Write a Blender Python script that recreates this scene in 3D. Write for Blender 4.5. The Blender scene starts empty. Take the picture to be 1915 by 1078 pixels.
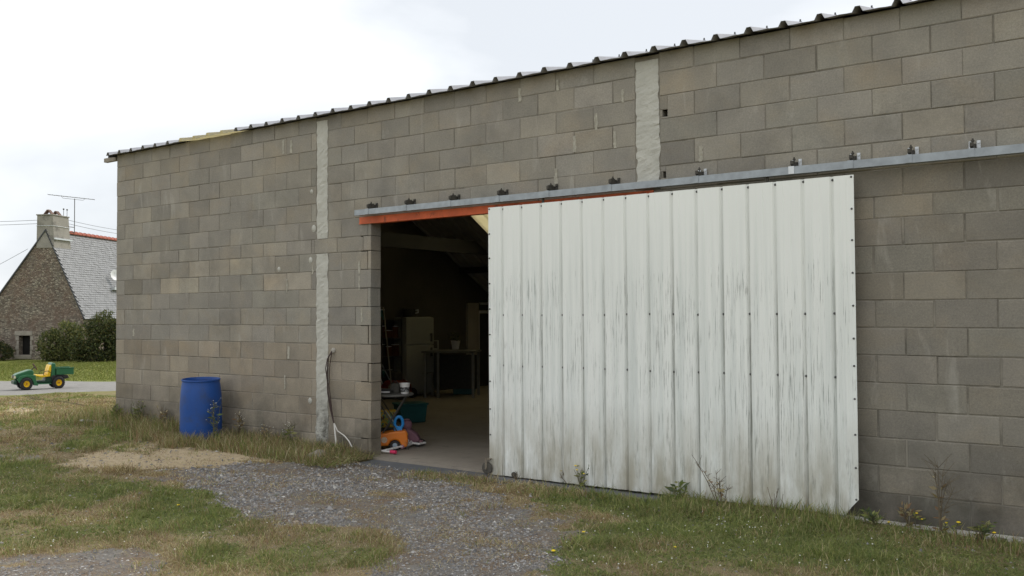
import bpy, math, random
import numpy as np
from mathutils import Vector, Matrix

R = math.radians
rng = np.random.default_rng(7)
random.seed(7)
S = bpy.context.scene
COL = S.collection

# ------------------------------------------------------------------ camera
F_PX, YAW, PITCH, ROLL = 1708.1, R(35.78), R(1.578), R(-0.347)
CAM = np.array([11.748, -6.998, 1.5])
fw = np.array([-math.sin(YAW) * math.cos(PITCH), math.cos(YAW) * math.cos(PITCH), math.sin(PITCH)])
rt0 = np.array([math.cos(YAW), math.sin(YAW), 0.0])
up0 = np.cross(rt0, fw)
rt = math.cos(ROLL) * rt0 + math.sin(ROLL) * up0
up = -math.sin(ROLL) * rt0 + math.cos(ROLL) * up0
cd = bpy.data.cameras.new('camera')
cam = bpy.data.objects.new('camera', cd)
COL.objects.link(cam)
cam.matrix_world = Matrix(((rt[0], up[0], -fw[0], CAM[0]), (rt[1], up[1], -fw[1], CAM[1]),
                           (rt[2], up[2], -fw[2], CAM[2]), (0, 0, 0, 1)))
cd.sensor_width = 36.0
cd.lens = F_PX / 1915 * 36.0
cd.clip_start, cd.clip_end = 0.05, 3000
S.camera = cam

# ------------------------------------------------------------------ sky, sun, exposure
SUN_EL, SUN_AZ = R(47), R(8)          # the sun stands behind the barn, veiled by thin cloud
sun_dir = Vector((math.sin(SUN_AZ) * math.cos(SUN_EL), math.cos(SUN_AZ) * math.cos(SUN_EL), math.sin(SUN_EL)))
W = bpy.data.worlds.new('World')
S.world = W
W.use_nodes = True
wn, wl = W.node_tree.nodes, W.node_tree.links
wn.clear()


def N(tree, typ, **kw):
    n = tree.nodes.new(typ)
    for k, v in kw.items():
        if k in n.inputs:
            n.inputs[k].default_value = v
        else:
            setattr(n, k, v)
    return n


wt = W.node_tree
sky = N(wt, 'ShaderNodeTexSky', sky_type='NISHITA', sun_disc=False, sun_elevation=SUN_EL, sun_rotation=SUN_AZ)
tc = N(wt, 'ShaderNodeTexCoord')
mp = N(wt, 'ShaderNodeMapping')
mp.inputs['Scale'].default_value = (1.0, 1.0, 2.2)
mp.inputs['Location'].default_value = (6.6, 1.9, 0.3)
wl.new(tc.outputs['Generated'], mp.inputs['Vector'])
nz = N(wt, 'ShaderNodeTexNoise', Scale=1.7, Detail=6.0, Roughness=0.5, Distortion=0.35)
wl.new(mp.outputs[0], nz.inputs['Vector'])
cr = N(wt, 'ShaderNodeValToRGB')
cr.color_ramp.elements[0].position, cr.color_ramp.elements[0].color = 0.38, (5.7, 5.95, 6.25, 1)
cr.color_ramp.elements[1].position, cr.color_ramp.elements[1].color = 0.68, (10.6, 10.7, 10.6, 1)
e = cr.color_ramp.elements.new(0.53)
e.color = (7.9, 8.05, 8.15, 1)
wl.new(nz.outputs['Fac'], cr.inputs[0])
mx = N(wt, 'ShaderNodeMix', data_type='RGBA')
mx.inputs[0].default_value = 0.93
wl.new(sky.outputs[0], mx.inputs[6])
wl.new(cr.outputs[0], mx.inputs[7])
bg = N(wt, 'ShaderNodeBackground', Strength=0.1)
wl.new(mx.outputs[2], bg.inputs['Color'])
wo = N(wt, 'ShaderNodeOutputWorld')
wl.new(bg.outputs[0], wo.inputs[0])

sl = bpy.data.lights.new('sun', 'SUN')
sl.energy, sl.angle, sl.color = 1.5, R(14), (1.0, 0.95, 0.88)
so = bpy.data.objects.new('sun', sl)
COL.objects.link(so)
so.rotation_euler = sun_dir.to_track_quat('Z', 'Y').to_euler()
so.location = (20, 40, 40)

S.view_settings.view_transform = 'Standard'
S.view_settings.look = 'None'
S.view_settings.exposure = 0.58
S.view_settings.gamma = 1.0
S.view_settings.use_curve_mapping = False
try:
    S.cycles.max_bounces = 8
    S.cycles.diffuse_bounces = 5
    S.cycles.transmission_bounces = 6
except Exception:
    pass


# ------------------------------------------------------------------ measuring helpers (photo pixel -> place in the yard)
def ray(px, py):
    return fw + rt * (px - 957.5) / F_PX + up * (539 - py) / F_PX


def ground_z(x, y):
    x, y = np.asarray(x, float), np.asarray(y, float)
    d = np.hypot(x - CAM[0], y - CAM[1])
    z = -0.012 - 0.63 * np.clip((d - 21) / 26.0, 0, 1)
    near = np.clip((4.4 - x) / 4.0, 0, 1) * np.clip((3.0 + y) / 3.0, 0, 1) * np.clip((x + 6) / 5, 0, 1) * np.clip((3 - y) / 2, 0, 1)
    z = z + 0.075 * near
    z = z - 0.03 * np.clip((x - 9.5) / 1.5, 0, 1)
    return z


def gnd(px, py):
    d = ray(px, py)
    z = 0.0
    for _ in range(8):
        p = CAM + d * (z - CAM[2]) / d[2]
        z = float(ground_z(p[0], p[1]))
    return np.array([p[0], p[1], z])


def on_plane(px, py, y=0.0):
    d = ray(px, py)
    return CAM + d * (y - CAM[1]) / d[1]


def at(px, py, depth):
    return CAM + ray(px, py) * depth


def to_px(P):
    d = np.asarray(P, float) - CAM
    z = d @ fw
    return 957.5 + F_PX * (d @ rt) / z, 539 - F_PX * (d @ up) / z, z


# ------------------------------------------------------------------ noise for numpy
def _hash(ix, iy, seed):
    h = (ix.astype(np.int64) * 374761393 + iy.astype(np.int64) * 668265263 + seed * 1442695041) & 0x7fffffff
    h = ((h ^ (h >> 13)) * 1274126177) & 0x7fffffff
    return ((h ^ (h >> 16)) & 0xffff) / 65535.0


def vnoise(x, y, seed=0):
    ix, iy = np.floor(x), np.floor(y)
    fx, fy = x - ix, y - iy
    fx, fy = fx * fx * (3 - 2 * fx), fy * fy * (3 - 2 * fy)
    a, b = _hash(ix, iy, seed), _hash(ix + 1, iy, seed)
    c, d = _hash(ix, iy + 1, seed), _hash(ix + 1, iy + 1, seed)
    return (a * (1 - fx) + b * fx) * (1 - fy) + (c * (1 - fx) + d * fx) * fy


def fbm(x, y, seed=0, oct=4):
    s, a, t = 0, 0.5, 0
    for i in range(oct):
        s = s + a * vnoise(x * 2 ** i, y * 2 ** i, seed + i * 17)
        t += a
        a *= 0.5
    return s / t


# ------------------------------------------------------------------ materials
def new_mat(name):
    m = bpy.data.materials.new(name)
    m.use_nodes = True
    t = m.node_tree
    b = t.nodes['Principled BSDF']
    return m, t, b


def mixc(t, fac, a, b, mode='MIX'):
    n = N(t, 'ShaderNodeMix', data_type='RGBA', blend_type=mode)
    for i, v in ((0, fac), (6, a), (7, b)):
        if isinstance(v, bpy.types.NodeSocket):
            t.links.new(v, n.inputs[i])
        elif i == 0:
            n.inputs[0].default_value = v
        else:
            n.inputs[i].default_value = (*v, 1) if len(v) == 3 else v
    return n.outputs[2]


def mathn(t, op, a, b=0.5, clamp=False):
    n = N(t, 'ShaderNodeMath', operation=op, use_clamp=clamp)
    for i, v in ((0, a), (1, b)):
        if isinstance(v, bpy.types.NodeSocket):
            t.links.new(v, n.inputs[i])
        else:
            n.inputs[i].default_value = v
    return n.outputs[0]


def noise(t, scale, detail=3, rough=0.55, vec=None, stretch=None, dist=0.0):
    n = N(t, 'ShaderNodeTexNoise', Scale=scale, Detail=detail, Roughness=rough, Distortion=dist)
    if vec is None:
        vec = N(t, 'ShaderNodeNewGeometry').outputs['Position']
    if stretch:
        mpn = N(t, 'ShaderNodeMapping')
        mpn.inputs['Scale'].default_value = stretch
        t.links.new(vec, mpn.inputs['Vector'])
        vec = mpn.outputs[0]
    t.links.new(vec, n.inputs['Vector'])
    return n.outputs['Fac']


def ramp(t, fac, p0, p1, c0=(0, 0, 0), c1=(1, 1, 1)):
    n = N(t, 'ShaderNodeValToRGB')
    e = n.color_ramp.elements
    e[0].position, e[0].color = p0, (*c0, 1)
    e[1].position, e[1].color = p1, (*c1, 1)
    t.links.new(fac, n.inputs[0])
    return n.outputs[0]


def bump(t, b, h, strength=0.3, dist=0.01):
    n = N(t, 'ShaderNodeBump', Strength=strength, Distance=dist)
    t.links.new(h, n.inputs['Height'])
    t.links.new(n.outputs[0], b.inputs['Normal'])


def worn(name, col, rough=0.6, metal=0.0, var=0.18, scale=9.0, grime=None, gpos=(0.55, 0.72), bs=0.15, bscale=60, spec=0.4):
    """base colour with soft mottling, optional grime patches and fine relief"""
    m, t, b = new_mat(name)
    n1 = noise(t, scale, 4)
    c = mixc(t, n1, tuple(max(0, v * (1 - var * 1.6)) for v in col), tuple(min(1, v * (1 + var * 1.6)) for v in col))
    if grime:
        g = ramp(t, noise(t, scale * 1.7, 5, 0.65), *gpos)
        c = mixc(t, mathn(t, 'MULTIPLY', g, 0.75), c, grime)
    t.links.new(c, b.inputs['Base Color'])
    b.inputs['Roughness'].default_value = rough
    b.inputs['Metallic'].default_value = metal
    b.inputs['Specular IOR Level'].default_value = spec
    if bs:
        bump(t, b, noise(t, bscale, 3), bs, 0.004)
    return m


def N2BW(t, sck):
    n = N(t, 'ShaderNodeRGBToBW')
    t.links.new(sck, n.inputs[0])
    return n.outputs[0]


def geo_z(t):
    g = N(t, 'ShaderNodeNewGeometry')
    s = N(t, 'ShaderNodeSeparateXYZ')
    t.links.new(g.outputs['Position'], s.inputs[0])
    return s


def block_mat(name, attr):
    m, t, b = new_mat(name)
    if attr:
        src = N(t, 'ShaderNodeAttribute', attribute_name='tint').outputs['Color']
    else:
        src = N(t, 'ShaderNodeObjectInfo').outputs['Color']
    big = noise(t, 3.1, 4, 0.55)
    c = mixc(t, big, (0.74, 0.745, 0.77), (1.30, 1.27, 1.20))
    c = mixc(t, 1.0, src, c, 'MULTIPLY')
    sp = noise(t, 70, 4, 0.75)
    c = mixc(t, 1.0, c, ramp(t, sp, 0.3, 0.72, (0.84, 0.84, 0.85), (1.16, 1.15, 1.13)), 'MULTIPLY')
    grit = noise(t, 210, 2, 0.7)
    c = mixc(t, 1.0, c, ramp(t, grit, 0.32, 0.62, (0.88, 0.87, 0.86), (1.06, 1.06, 1.06)), 'MULTIPLY')
    warm = ramp(t, noise(t, 1.7, 5, 0.6, stretch=(1, 1, 1.5), dist=0.4), 0.5, 0.72, (0, 0, 0), (0.8, 0.8, 0.8))
    c = mixc(t, warm, c, mixc(t, 1.0, c, (1.10, 1.03, 0.94), 'MULTIPLY'))
    # lime bloom in soft vertical drips
    drip = noise(t, 2.3, 5, 0.6, stretch=(3.2, 3.2, 0.8), dist=0.6)
    c = mixc(t, ramp(t, drip, 0.60, 0.80, (0, 0, 0), (0.48, 0.48, 0.48)), c, (0.50, 0.48, 0.43))
    # dark rain and splash dirt with its own outline, thicker at the foot of the wall
    z = geo_z(t).outputs['Z']
    foot = N(t, 'ShaderNodeMapRange')
    foot.inputs[1].default_value, foot.inputs[2].default_value = 0.75, 0.0
    foot.inputs[3].default_value, foot.inputs[4].default_value = 0.0, 0.95
    t.links.new(z, foot.inputs[0])
    dn = ramp(t, noise(t, 2.7, 6, 0.65), 0.34, 0.66)
    c = mixc(t, mathn(t, 'MULTIPLY', foot.outputs[0], dn), c, (0.062, 0.058, 0.046))
    dn2 = ramp(t, noise(t, 1.3, 6, 0.7), 0.52, 0.74, (0, 0, 0), (0.5, 0.5, 0.5))
    c = mixc(t, dn2, c, (0.14, 0.13, 0.11))
    t.links.new(c, b.inputs['Base Color'])
    b.inputs['Roughness'].default_value = 0.95
    b.inputs['Specular IOR Level'].default_value = 0.15
    h = mathn(t, 'ADD', mathn(t, 'MULTIPLY', noise(t, 120, 4, 0.7), 0.6), mathn(t, 'MULTIPLY', noise(t, 14, 3), 0.8))
    bump(t, b, h, 0.55, 0.006)
    return m


M = {}
M['block'] = block_mat('concrete_block', False)
M['block_attr'] = block_mat('concrete_block_joined', True)
M['mortar'] = worn('mortar', (0.245, 0.225, 0.19), 0.95, var=0.5, scale=2.2, grime=(0.13, 0.12, 0.10), gpos=(0.5, 0.62), bs=0.4, bscale=90, spec=0.1)


def pillar_mat():
    m, t, b = new_mat('pale_cement')
    c = mixc(t, noise(t, 7, 5, 0.65), (0.36, 0.355, 0.32), (0.64, 0.63, 0.57))
    c = mixc(t, ramp(t, noise(t, 28, 4, 0.7), 0.56, 0.72, (0, 0, 0), (0.5, 0.5, 0.5)), c, (0.30, 0.29, 0.25))
    z = geo_z(t).outputs['Z']
    foot = N(t, 'ShaderNodeMapRange')
    foot.inputs[1].default_value, foot.inputs[2].default_value = 0.75, 0.02
    foot.inputs[3].default_value, foot.inputs[4].default_value = 0.0, 1.25
    t.links.new(z, foot.inputs[0])
    dn = ramp(t, noise(t, 9, 6, 0.7), 0.36, 0.62)
    c = mixc(t, mathn(t, 'MULTIPLY', foot.outputs[0], dn, True), c, (0.07, 0.066, 0.055))
    t.links.new(c, b.inputs['Base Color'])
    b.inputs['Roughness'].default_value = 0.95
    b.inputs['Specular IOR Level'].default_value = 0.1
    bump(t, b, noise(t, 40, 5, 0.7), 0.6, 0.012)
    return m


M['pillar'] = pillar_mat()
M['smear'] = worn('pale_mortar', (0.40, 0.38, 0.32), 0.95, 0, 0.3, 14, (0.29, 0.27, 0.22), (0.45, 0.6), 0.4)


def door_mat():
    m, t, b = new_mat('weathered_white_sheet')
    base = mixc(t, noise(t, 1.4, 3), (0.80, 0.82, 0.79), (0.86, 0.88, 0.85))
    s = geo_z(t)
    z, x = s.outputs['Z'], s.outputs['X']

    def band(a, b_, lo=0.0, hi=1.0):
        n = N(t, 'ShaderNodeMapRange')
        n.inputs[1].default_value, n.inputs[2].default_value = a, b_
        n.inputs[3].default_value, n.inputs[4].default_value = lo, hi
        t.links.new(z, n.inputs[0])
        return n.outputs[0]
    low = band(2.42, 1.72)
    st = noise(t, 1.0, 7, 0.72, stretch=(120, 120, 2.6))
    patch = noise(t, 2.4, 3, 0.6, stretch=(1.3, 1.3, 0.8))
    th = mathn(t, 'ADD', st, mathn(t, 'MULTIPLY', mathn(t, 'SUBTRACT', patch, 0.5), 0.22))
    th = mathn(t, 'ADD', th, mathn(t, 'MULTIPLY', mathn(t, 'SUBTRACT', low, 1.0), 0.2))
    k1 = ramp(t, th, 0.56, 0.655, (0, 0, 0), (0.92, 0.92, 0.92))
    c = mixc(t, k1, base, (0.17, 0.18, 0.165))
    wash = noise(t, 1.0, 4, 0.6, stretch=(17, 17, 0.45))
    k2 = mathn(t, 'MULTIPLY', ramp(t, wash, 0.42, 0.68, (0, 0, 0), (0.42, 0.42, 0.42)), low)
    c = mixc(t, k2, c, (0.50, 0.55, 0.53))
    # brown earth splash along the foot
    fb = band(0.75, 0.12)
    mud = ramp(t, noise(t, 2.2, 6, 0.65, stretch=(3.0, 3.0, 0.8)), 0.30, 0.62, (0, 0, 0), (0.85, 0.85, 0.85))
    c = mixc(t, mathn(t, 'MULTIPLY', fb, mud), c, (0.34, 0.31, 0.23))
    fx = mathn(t, 'FRACT', mathn(t, 'DIVIDE', mathn(t, 'SUBTRACT', x, 6.690 - 0.1086), 0.2172))
    dv = mathn(t, 'ABSOLUTE', mathn(t, 'SUBTRACT', fx, 0.5))
    vk = ramp(t, dv, 0.018, 0.06, (1, 1, 1), (0, 0, 0))
    vn = ramp(t, noise(t, 1.0, 5, 0.65, stretch=(7, 7, 0.9)), 0.36, 0.62, (0.1, 0.1, 0.1), (0.8, 0.8, 0.8))
    c = mixc(t, mathn(t, 'MULTIPLY', mathn(t, 'MULTIPLY', vk, vn), band(2.3, 1.2, 0.25, 1.0)), c, (0.16, 0.165, 0.14))
    alg = ramp(t, noise(t, 6, 6, 0.7, stretch=(5, 5, 0.5)), 0.56, 0.74, (0, 0, 0), (0.7, 0.7, 0.7))
    c = mixc(t, mathn(t, 'MULTIPLY', band(1.0, 0.3), alg), c, (0.15, 0.15, 0.12))
    t.links.new(c, b.inputs['Base Color'])
    b.inputs['Roughness'].default_value = 0.5
    b.inputs['Specular IOR Level'].default_value = 0.35
    bump(t, b, noise(t, 1.0, 3, stretch=(9, 9, 0.6)), 0.12, 0.01)
    return m


M['door'] = door_mat()
M['galv'] = worn('galvanised_steel', (0.33, 0.36, 0.39), 0.5, 0.4, 0.25, 14, bs=0.05)
M['galv_light'] = worn('bright_zinc', (0.62, 0.64, 0.66), 0.4, 0.45, 0.15, 20, bs=0.05)
M['dark_steel'] = worn('dirty_dark_steel', (0.075, 0.07, 0.06), 0.7, 0.3, 0.35, 30, bs=0.3)
M['screw'] = worn('grey_screw', (0.10, 0.10, 0.10), 0.5, 0.4, 0.1, 40, bs=0)
M['red_lead'] = worn('red_lead_paint', (0.60, 0.12, 0.04), 0.55, 0, 0.3, 7, (0.035, 0.025, 0.02), (0.56, 0.68), 0.2)
M['rust'] = worn('rust', (0.12, 0.045, 0.02), 0.9, 0, 0.4, 25, bs=0.5)
M['roof'] = worn('grey_roof_sheet', (0.36, 0.365, 0.39), 0.7, 0, 0.2, 4, bs=0.03, spec=0.15)
M['wood'] = worn('grey_timber', (0.26, 0.23, 0.19), 0.85, 0, 0.3, 12, bs=0.3)


def translucent_mat():
    m, t, b = new_mat('yellowed_fibreglass')
    n1 = mixc(t, noise(t, 5, 5), (0.50, 0.49, 0.38), (0.66, 0.65, 0.54))
    t.links.new(n1, b.inputs['Base Color'])
    b.inputs['Roughness'].default_value = 0.6
    tr = N(t, 'ShaderNodeBsdfTranslucent')
    t.links.new(mixc(t, noise(t, 3, 4), (0.66, 0.60, 0.42), (0.84, 0.79, 0.60)), tr.inputs['Color'])
    ms = N(t, 'ShaderNodeMixShader')
    ms.inputs[0].default_value = 0.72
    t.links.new(b.outputs[0], ms.inputs[1])
    t.links.new(tr.outputs[0], ms.inputs[2])
    t.links.new(ms.outputs[0], t.nodes['Material Output'].inputs[0])
    return m


M['translucent'] = translucent_mat()


def floor_mat():
    m, t, b = new_mat('bare_concrete_floor')
    c = mixc(t, noise(t, 1.6, 6, 0.65), (0.18, 0.155, 0.125), (0.36, 0.315, 0.26))
    c = mixc(t, ramp(t, noise(t, 5, 6, 0.7), 0.55, 0.72, (0, 0, 0), (0.6, 0.6, 0.6)), c, (0.13, 0.11, 0.09))
    t.links.new(c, b.inputs['Base Color'])
    b.inputs['Roughness'].default_value = 0.85
    bump(t, b, noise(t, 60, 4, 0.7), 0.25, 0.005)
    return m


M['floor'] = floor_mat()
M['apron'] = worn('blue_grey_apron', (0.11, 0.115, 0.125), 0.75, 0, 0.25, 6, (0.16, 0.14, 0.11), bs=0.3, bscale=90)
M['footing'] = worn('pale_footing', (0.48, 0.46, 0.42), 0.9, 0, 0.3, 8, (0.12, 0.10, 0.07), (0.5, 0.62), 0.4)
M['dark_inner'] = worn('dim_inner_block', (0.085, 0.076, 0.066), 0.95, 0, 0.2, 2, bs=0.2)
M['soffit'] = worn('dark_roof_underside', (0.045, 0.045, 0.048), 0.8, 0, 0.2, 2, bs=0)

# ------------------------------------------------------------------ mesh helpers


class MB:
    def __init__(s):
        s.v, s.f = [], []

    def add(s, vs, fs):
        o = len(s.v)
        s.v += [tuple(map(float, p)) for p in vs]
        s.f += [tuple(i + o for i in f) for f in fs]
        return s

    def box(s, x0, x1, y0, y1, z0, z1):
        v = [(x, y, z) for z in (z0, z1) for y in (y0, y1) for x in (x0, x1)]
        return s.add(v, [(0, 2, 3, 1), (4, 5, 7, 6), (0, 1, 5, 4), (2, 6, 7, 3), (0, 4, 6, 2), (1, 3, 7, 5)])

    def bar(s, a, b, w, h=None):
        """square bar from a to b"""
        h = h or w
        a, b = Vector(a), Vector(b)
        d = (b - a).normalized()
        u = d.cross(Vector((0, 0, 1)))
        u = u.normalized() if u.length > 1e-4 else Vector((1, 0, 0))
        w2 = d.cross(u)
        v = []
        for p in (a, b):
            for i, j in ((-1, -1), (1, -1), (1, 1), (-1, 1)):
                v.append(p + u * (i * w / 2) + w2 * (j * h / 2))
        return s.add(v, [(0, 1, 2, 3), (7, 6, 5, 4), (0, 4, 5, 1), (1, 5, 6, 2), (2, 6, 7, 3), (3, 7, 4, 0)])

    def tube(s, path, r, n=8, r2=None):
        path = [Vector(p) for p in path]
        k = len(path)
        ring = []
        u = None
        for i, p in enumerate(path):
            d = (path[min(i + 1, k - 1)] - path[max(i - 1, 0)]).normalized()
            if u is None:
                u = d.cross(Vector((0, 0, 1)))
                if u.length < 1e-3:
                    u = d.cross(Vector((1, 0, 0)))
            u = (u - d * u.dot(d)).normalized()
            w = d.cross(u)
            rr = r if r2 is None else r + (r2 - r) * i / (k - 1)
            ring.append([p + (u * math.cos(2 * math.pi * j / n) + w * math.sin(2 * math.pi * j / n)) * rr for j in range(n)])
        v = [p for rg in ring for p in rg]
        f = []
        for i in range(k - 1):
            for j in range(n):
                f.append((i * n + j, i * n + (j + 1) % n, (i + 1) * n + (j + 1) % n, (i + 1) * n + j))
        f.append(tuple(range(n - 1, -1, -1)))
        f.append(tuple((k - 1) * n + j for j in range(n)))
        return s.add(v, f)

    def lathe(s, prof, n=24, c=(0, 0, 0), axis='z', caps=True):
        v, f = [], []
        for r, z in prof:
            for j in range(n):
                a = 2 * math.pi * j / n
                p = (r * math.cos(a), r * math.sin(a), z)
                if axis == 'y':
                    p = (p[0], p[2], p[1])
                elif axis == 'x':
                    p = (p[2], p[0], p[1])
                v.append((p[0] + c[0], p[1] + c[1], p[2] + c[2]))
        for i in range(len(prof) - 1):
            for j in range(n):
                f.append((i * n + j, i * n + (j + 1) % n, (i + 1) * n + (j + 1) % n, (i + 1) * n + j))
        if caps:
            f.append(tuple(range(n - 1, -1, -1)))
            f.append(tuple((len(prof) - 1) * n + j for j in range(n)))
        return s.add(v, f)

    def prism(s, pts, a, b, axis='y'):
        """2-D outline pushed from a to b; axis y: outline in xz, axis x: in yz, axis z: in xy"""
        n = len(pts)
        mk = {'y': lambda p, q: (p[0], q, p[1]), 'x': lambda p, q: (q, p[0], p[1]), 'z': lambda p, q: (p[0], p[1], q)}[axis]
        v = [mk(p, a) for p in pts] + [mk(p, b) for p in pts]
        f = [tuple(range(n - 1, -1, -1)), tuple(range(n, 2 * n))]
        f += [(i, (i + 1) % n, (i + 1) % n + n, i + n) for i in range(n)]
        return s.add(v, f)

    def mesh(s, name):
        me = bpy.data.meshes.new(name)
        me.from_pydata(s.v, [], s.f)
        me.validate()
        me.update()
        return me

    def build(s, name, mat, parent=None, smooth=False, bevel=0, fix=True, **props):
        me = s.mesh(name)
        if fix:
            import bmesh
            bm = bmesh.new()
            bm.from_mesh(me)
            bmesh.ops.recalc_face_normals(bm, faces=bm.faces)
            bm.to_mesh(me)
            bm.free()
        me.materials.append(mat)
        o = bpy.data.objects.new(name, me)
        COL.objects.link(o)
        if parent:
            o.parent = parent
        if smooth:
            me.polygons.foreach_set('use_smooth', [True] * len(me.polygons))
            try:
                me.set_sharp_from_angle(angle=R(38))
            except Exception:
                pass
        if bevel:
            b = o.modifiers.new('bevel', 'BEVEL')
            b.width, b.segments, b.limit_method = bevel, 2, 'ANGLE'
        for k, v in props.items():
            o[k] = v
        return o


def fast_mesh(name, verts, tris, mat, tint=None, parent=None, **props):
    """big triangle soup from numpy arrays; tint = one colour per vertex"""
    me = bpy.data.meshes.new(name)
    verts = np.asarray(verts, np.float32)
    tris = np.asarray(tris, np.int32)
    me.vertices.add(len(verts))
    me.vertices.foreach_set('co', verts.ravel())
    k = tris.shape[1]
    me.loops.add(len(tris) * k)
    me.loops.foreach_set('vertex_index', tris.ravel())
    me.polygons.add(len(tris))
    me.polygons.foreach_set('loop_start', np.arange(0, len(tris) * k, k, dtype=np.int32))
    try:
        me.polygons.foreach_set('loop_total', np.full(len(tris), k, np.int32))
    except Exception:
        pass
    me.polygons.foreach_set('use_smooth', [False] * len(tris))
    if tint is not None:
        a = me.attributes.new('tint', 'FLOAT_COLOR', 'POINT')
        c = np.ones((len(verts), 4), np.float32)
        c[:, :3] = tint
        a.data.foreach_set('color', c.ravel())
    me.update(calc_edges=True)
    me.materials.append(mat)
    o = bpy.data.objects.new(name, me)
    COL.objects.link(o)
    if parent:
        o.parent = parent
    for kk, v in props.items():
        o[kk] = v
    return o


def thing(name, label, cat, loc=(0, 0, 0), rot=0.0, group=None):
    o = bpy.data.objects.new(name, None)
    o.empty_display_size = 0.2
    COL.objects.link(o)
    o.location = loc
    o.rotation_euler = rot if isinstance(rot, tuple) else (0, 0, rot)
    o['label'], o['category'] = label, cat
    if group:
        o['group'] = group
    return o


def tag(o, label, cat, group=None):
    o['label'], o['category'] = label, cat
    if group:
        o['group'] = group
    return o


# ------------------------------------------------------------------ ground
def poly(pxs):
    return np.array([gnd(*p)[:2] for p in pxs])


def inside(P, x, y):
    r = np.zeros(x.shape, bool)
    n = len(P)
    j = n - 1
    for i in range(n):
        xi, yi, xj, yj = P[i][0], P[i][1], P[j][0], P[j][1]
        c = ((yi > y) != (yj > y)) & (x < (xj - xi) * (y - yi) / (yj - yi + 1e-12) + xi)
        r ^= c
        j = i
    return r


P_GRAVEL = poly([(262, 893), (340, 878), (470, 870), (600, 866), (690, 867), (740, 876), (800, 893), (880, 908), (960, 935),
                 (1040, 985), (1030, 1030), (985, 1070), (960, 1110), (1000, 1400), (500, 1400), (590, 1090), (690, 1062), (770, 1040),
                 (745, 1000), (640, 978), (520, 986), (440, 975), (425, 940), (380, 915), (310, 905)])
P_GRAVEL2 = poly([(-300, 1062), (0, 1052), (80, 1040), (140, 1045), (180, 1022), (240, 1018), (330, 1042), (300, 1078), (330, 1250), (-300, 1250)])
P_ISLAND = poly([(350, 1000), (420, 985), (520, 992), (640, 985), (735, 1004), (745, 1035), (660, 1060), (560, 1075), (440, 1060), (360, 1030)])
P_SAND = poly([(150, 850), (190, 836), (270, 828), (350, 834), (440, 850), (500, 866), (440, 872), (330, 874), (240, 876), (130, 872)])
P_SAND2 = poly([(560, 868), (680, 868), (780, 890), (900, 935), (800, 930), (700, 905), (600, 890)])
P_SAND3 = poly([(-200, 768), (40, 760), (110, 766), (60, 776), (-200, 782)])
P_TRACK = poly([(-200, 850), (60, 848), (110, 856), (60, 864), (-200, 866)])
P_DRIVE = np.array([gnd(-900, 702)[:2], gnd(0, 713)[:2], gnd(240, 714)[:2], gnd(420, 716)[:2], gnd(420, 730)[:2], gnd(215, 731)[:2], gnd(100, 735)[:2], gnd(0, 740)[:2], gnd(-900, 760)[:2]])
P_GREEN = [poly(q) for q in ([(-300, 865), (60, 866), (200, 885), (240, 920), (120, 960), (-300, 950)],
                             [(240, 950), (300, 915), (380, 920), (425, 965), (380, 1005), (270, 1000)],
                             [(100, 835), (180, 800), (260, 795), (330, 815), (200, 830), (130, 845)],
                             [(1000, 930), (1200, 915), (1560, 950), (1915, 1010), (2600, 1150), (2200, 1500), (1000, 1400), (1040, 1040), (1080, 990)],
                             [(350, 1035), (400, 1015), (470, 1030), (440, 1055), (370, 1055)])]
P_BROWN = [poly(q) for q in ([(430, 820), (560, 815), (680, 850), (560, 870), (420, 850)],
                             [(930, 925), (1120, 945), (1180, 985), (1040, 985), (960, 950)],
                             [(860, 910), (1010, 915), (1010, 935), (880, 935)])]


def warp(x, y, amp=0.22, sc=1.6, seed=3):
    return (x + amp * (fbm(x * sc, y * sc, seed) - 0.5) * 2 + 0.12 * (vnoise(x * 7, y * 7, seed + 5) - 0.5),
            y + amp * (fbm(x * sc + 31, y * sc + 7, seed + 1) - 0.5) * 2 + 0.12 * (vnoise(x * 7, y * 7, seed + 6) - 0.5))


def soft(polys, x, y, amp=0.22, n=3):
    s = 0
    for k in range(n):
        wx, wy = warp(x, y, amp, seed=11 + 9 * k)
        ins = np.zeros(x.shape, bool)
        for P in polys:
            ins |= inside(P, wx, wy)
        s = s + ins
    return s / n


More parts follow.
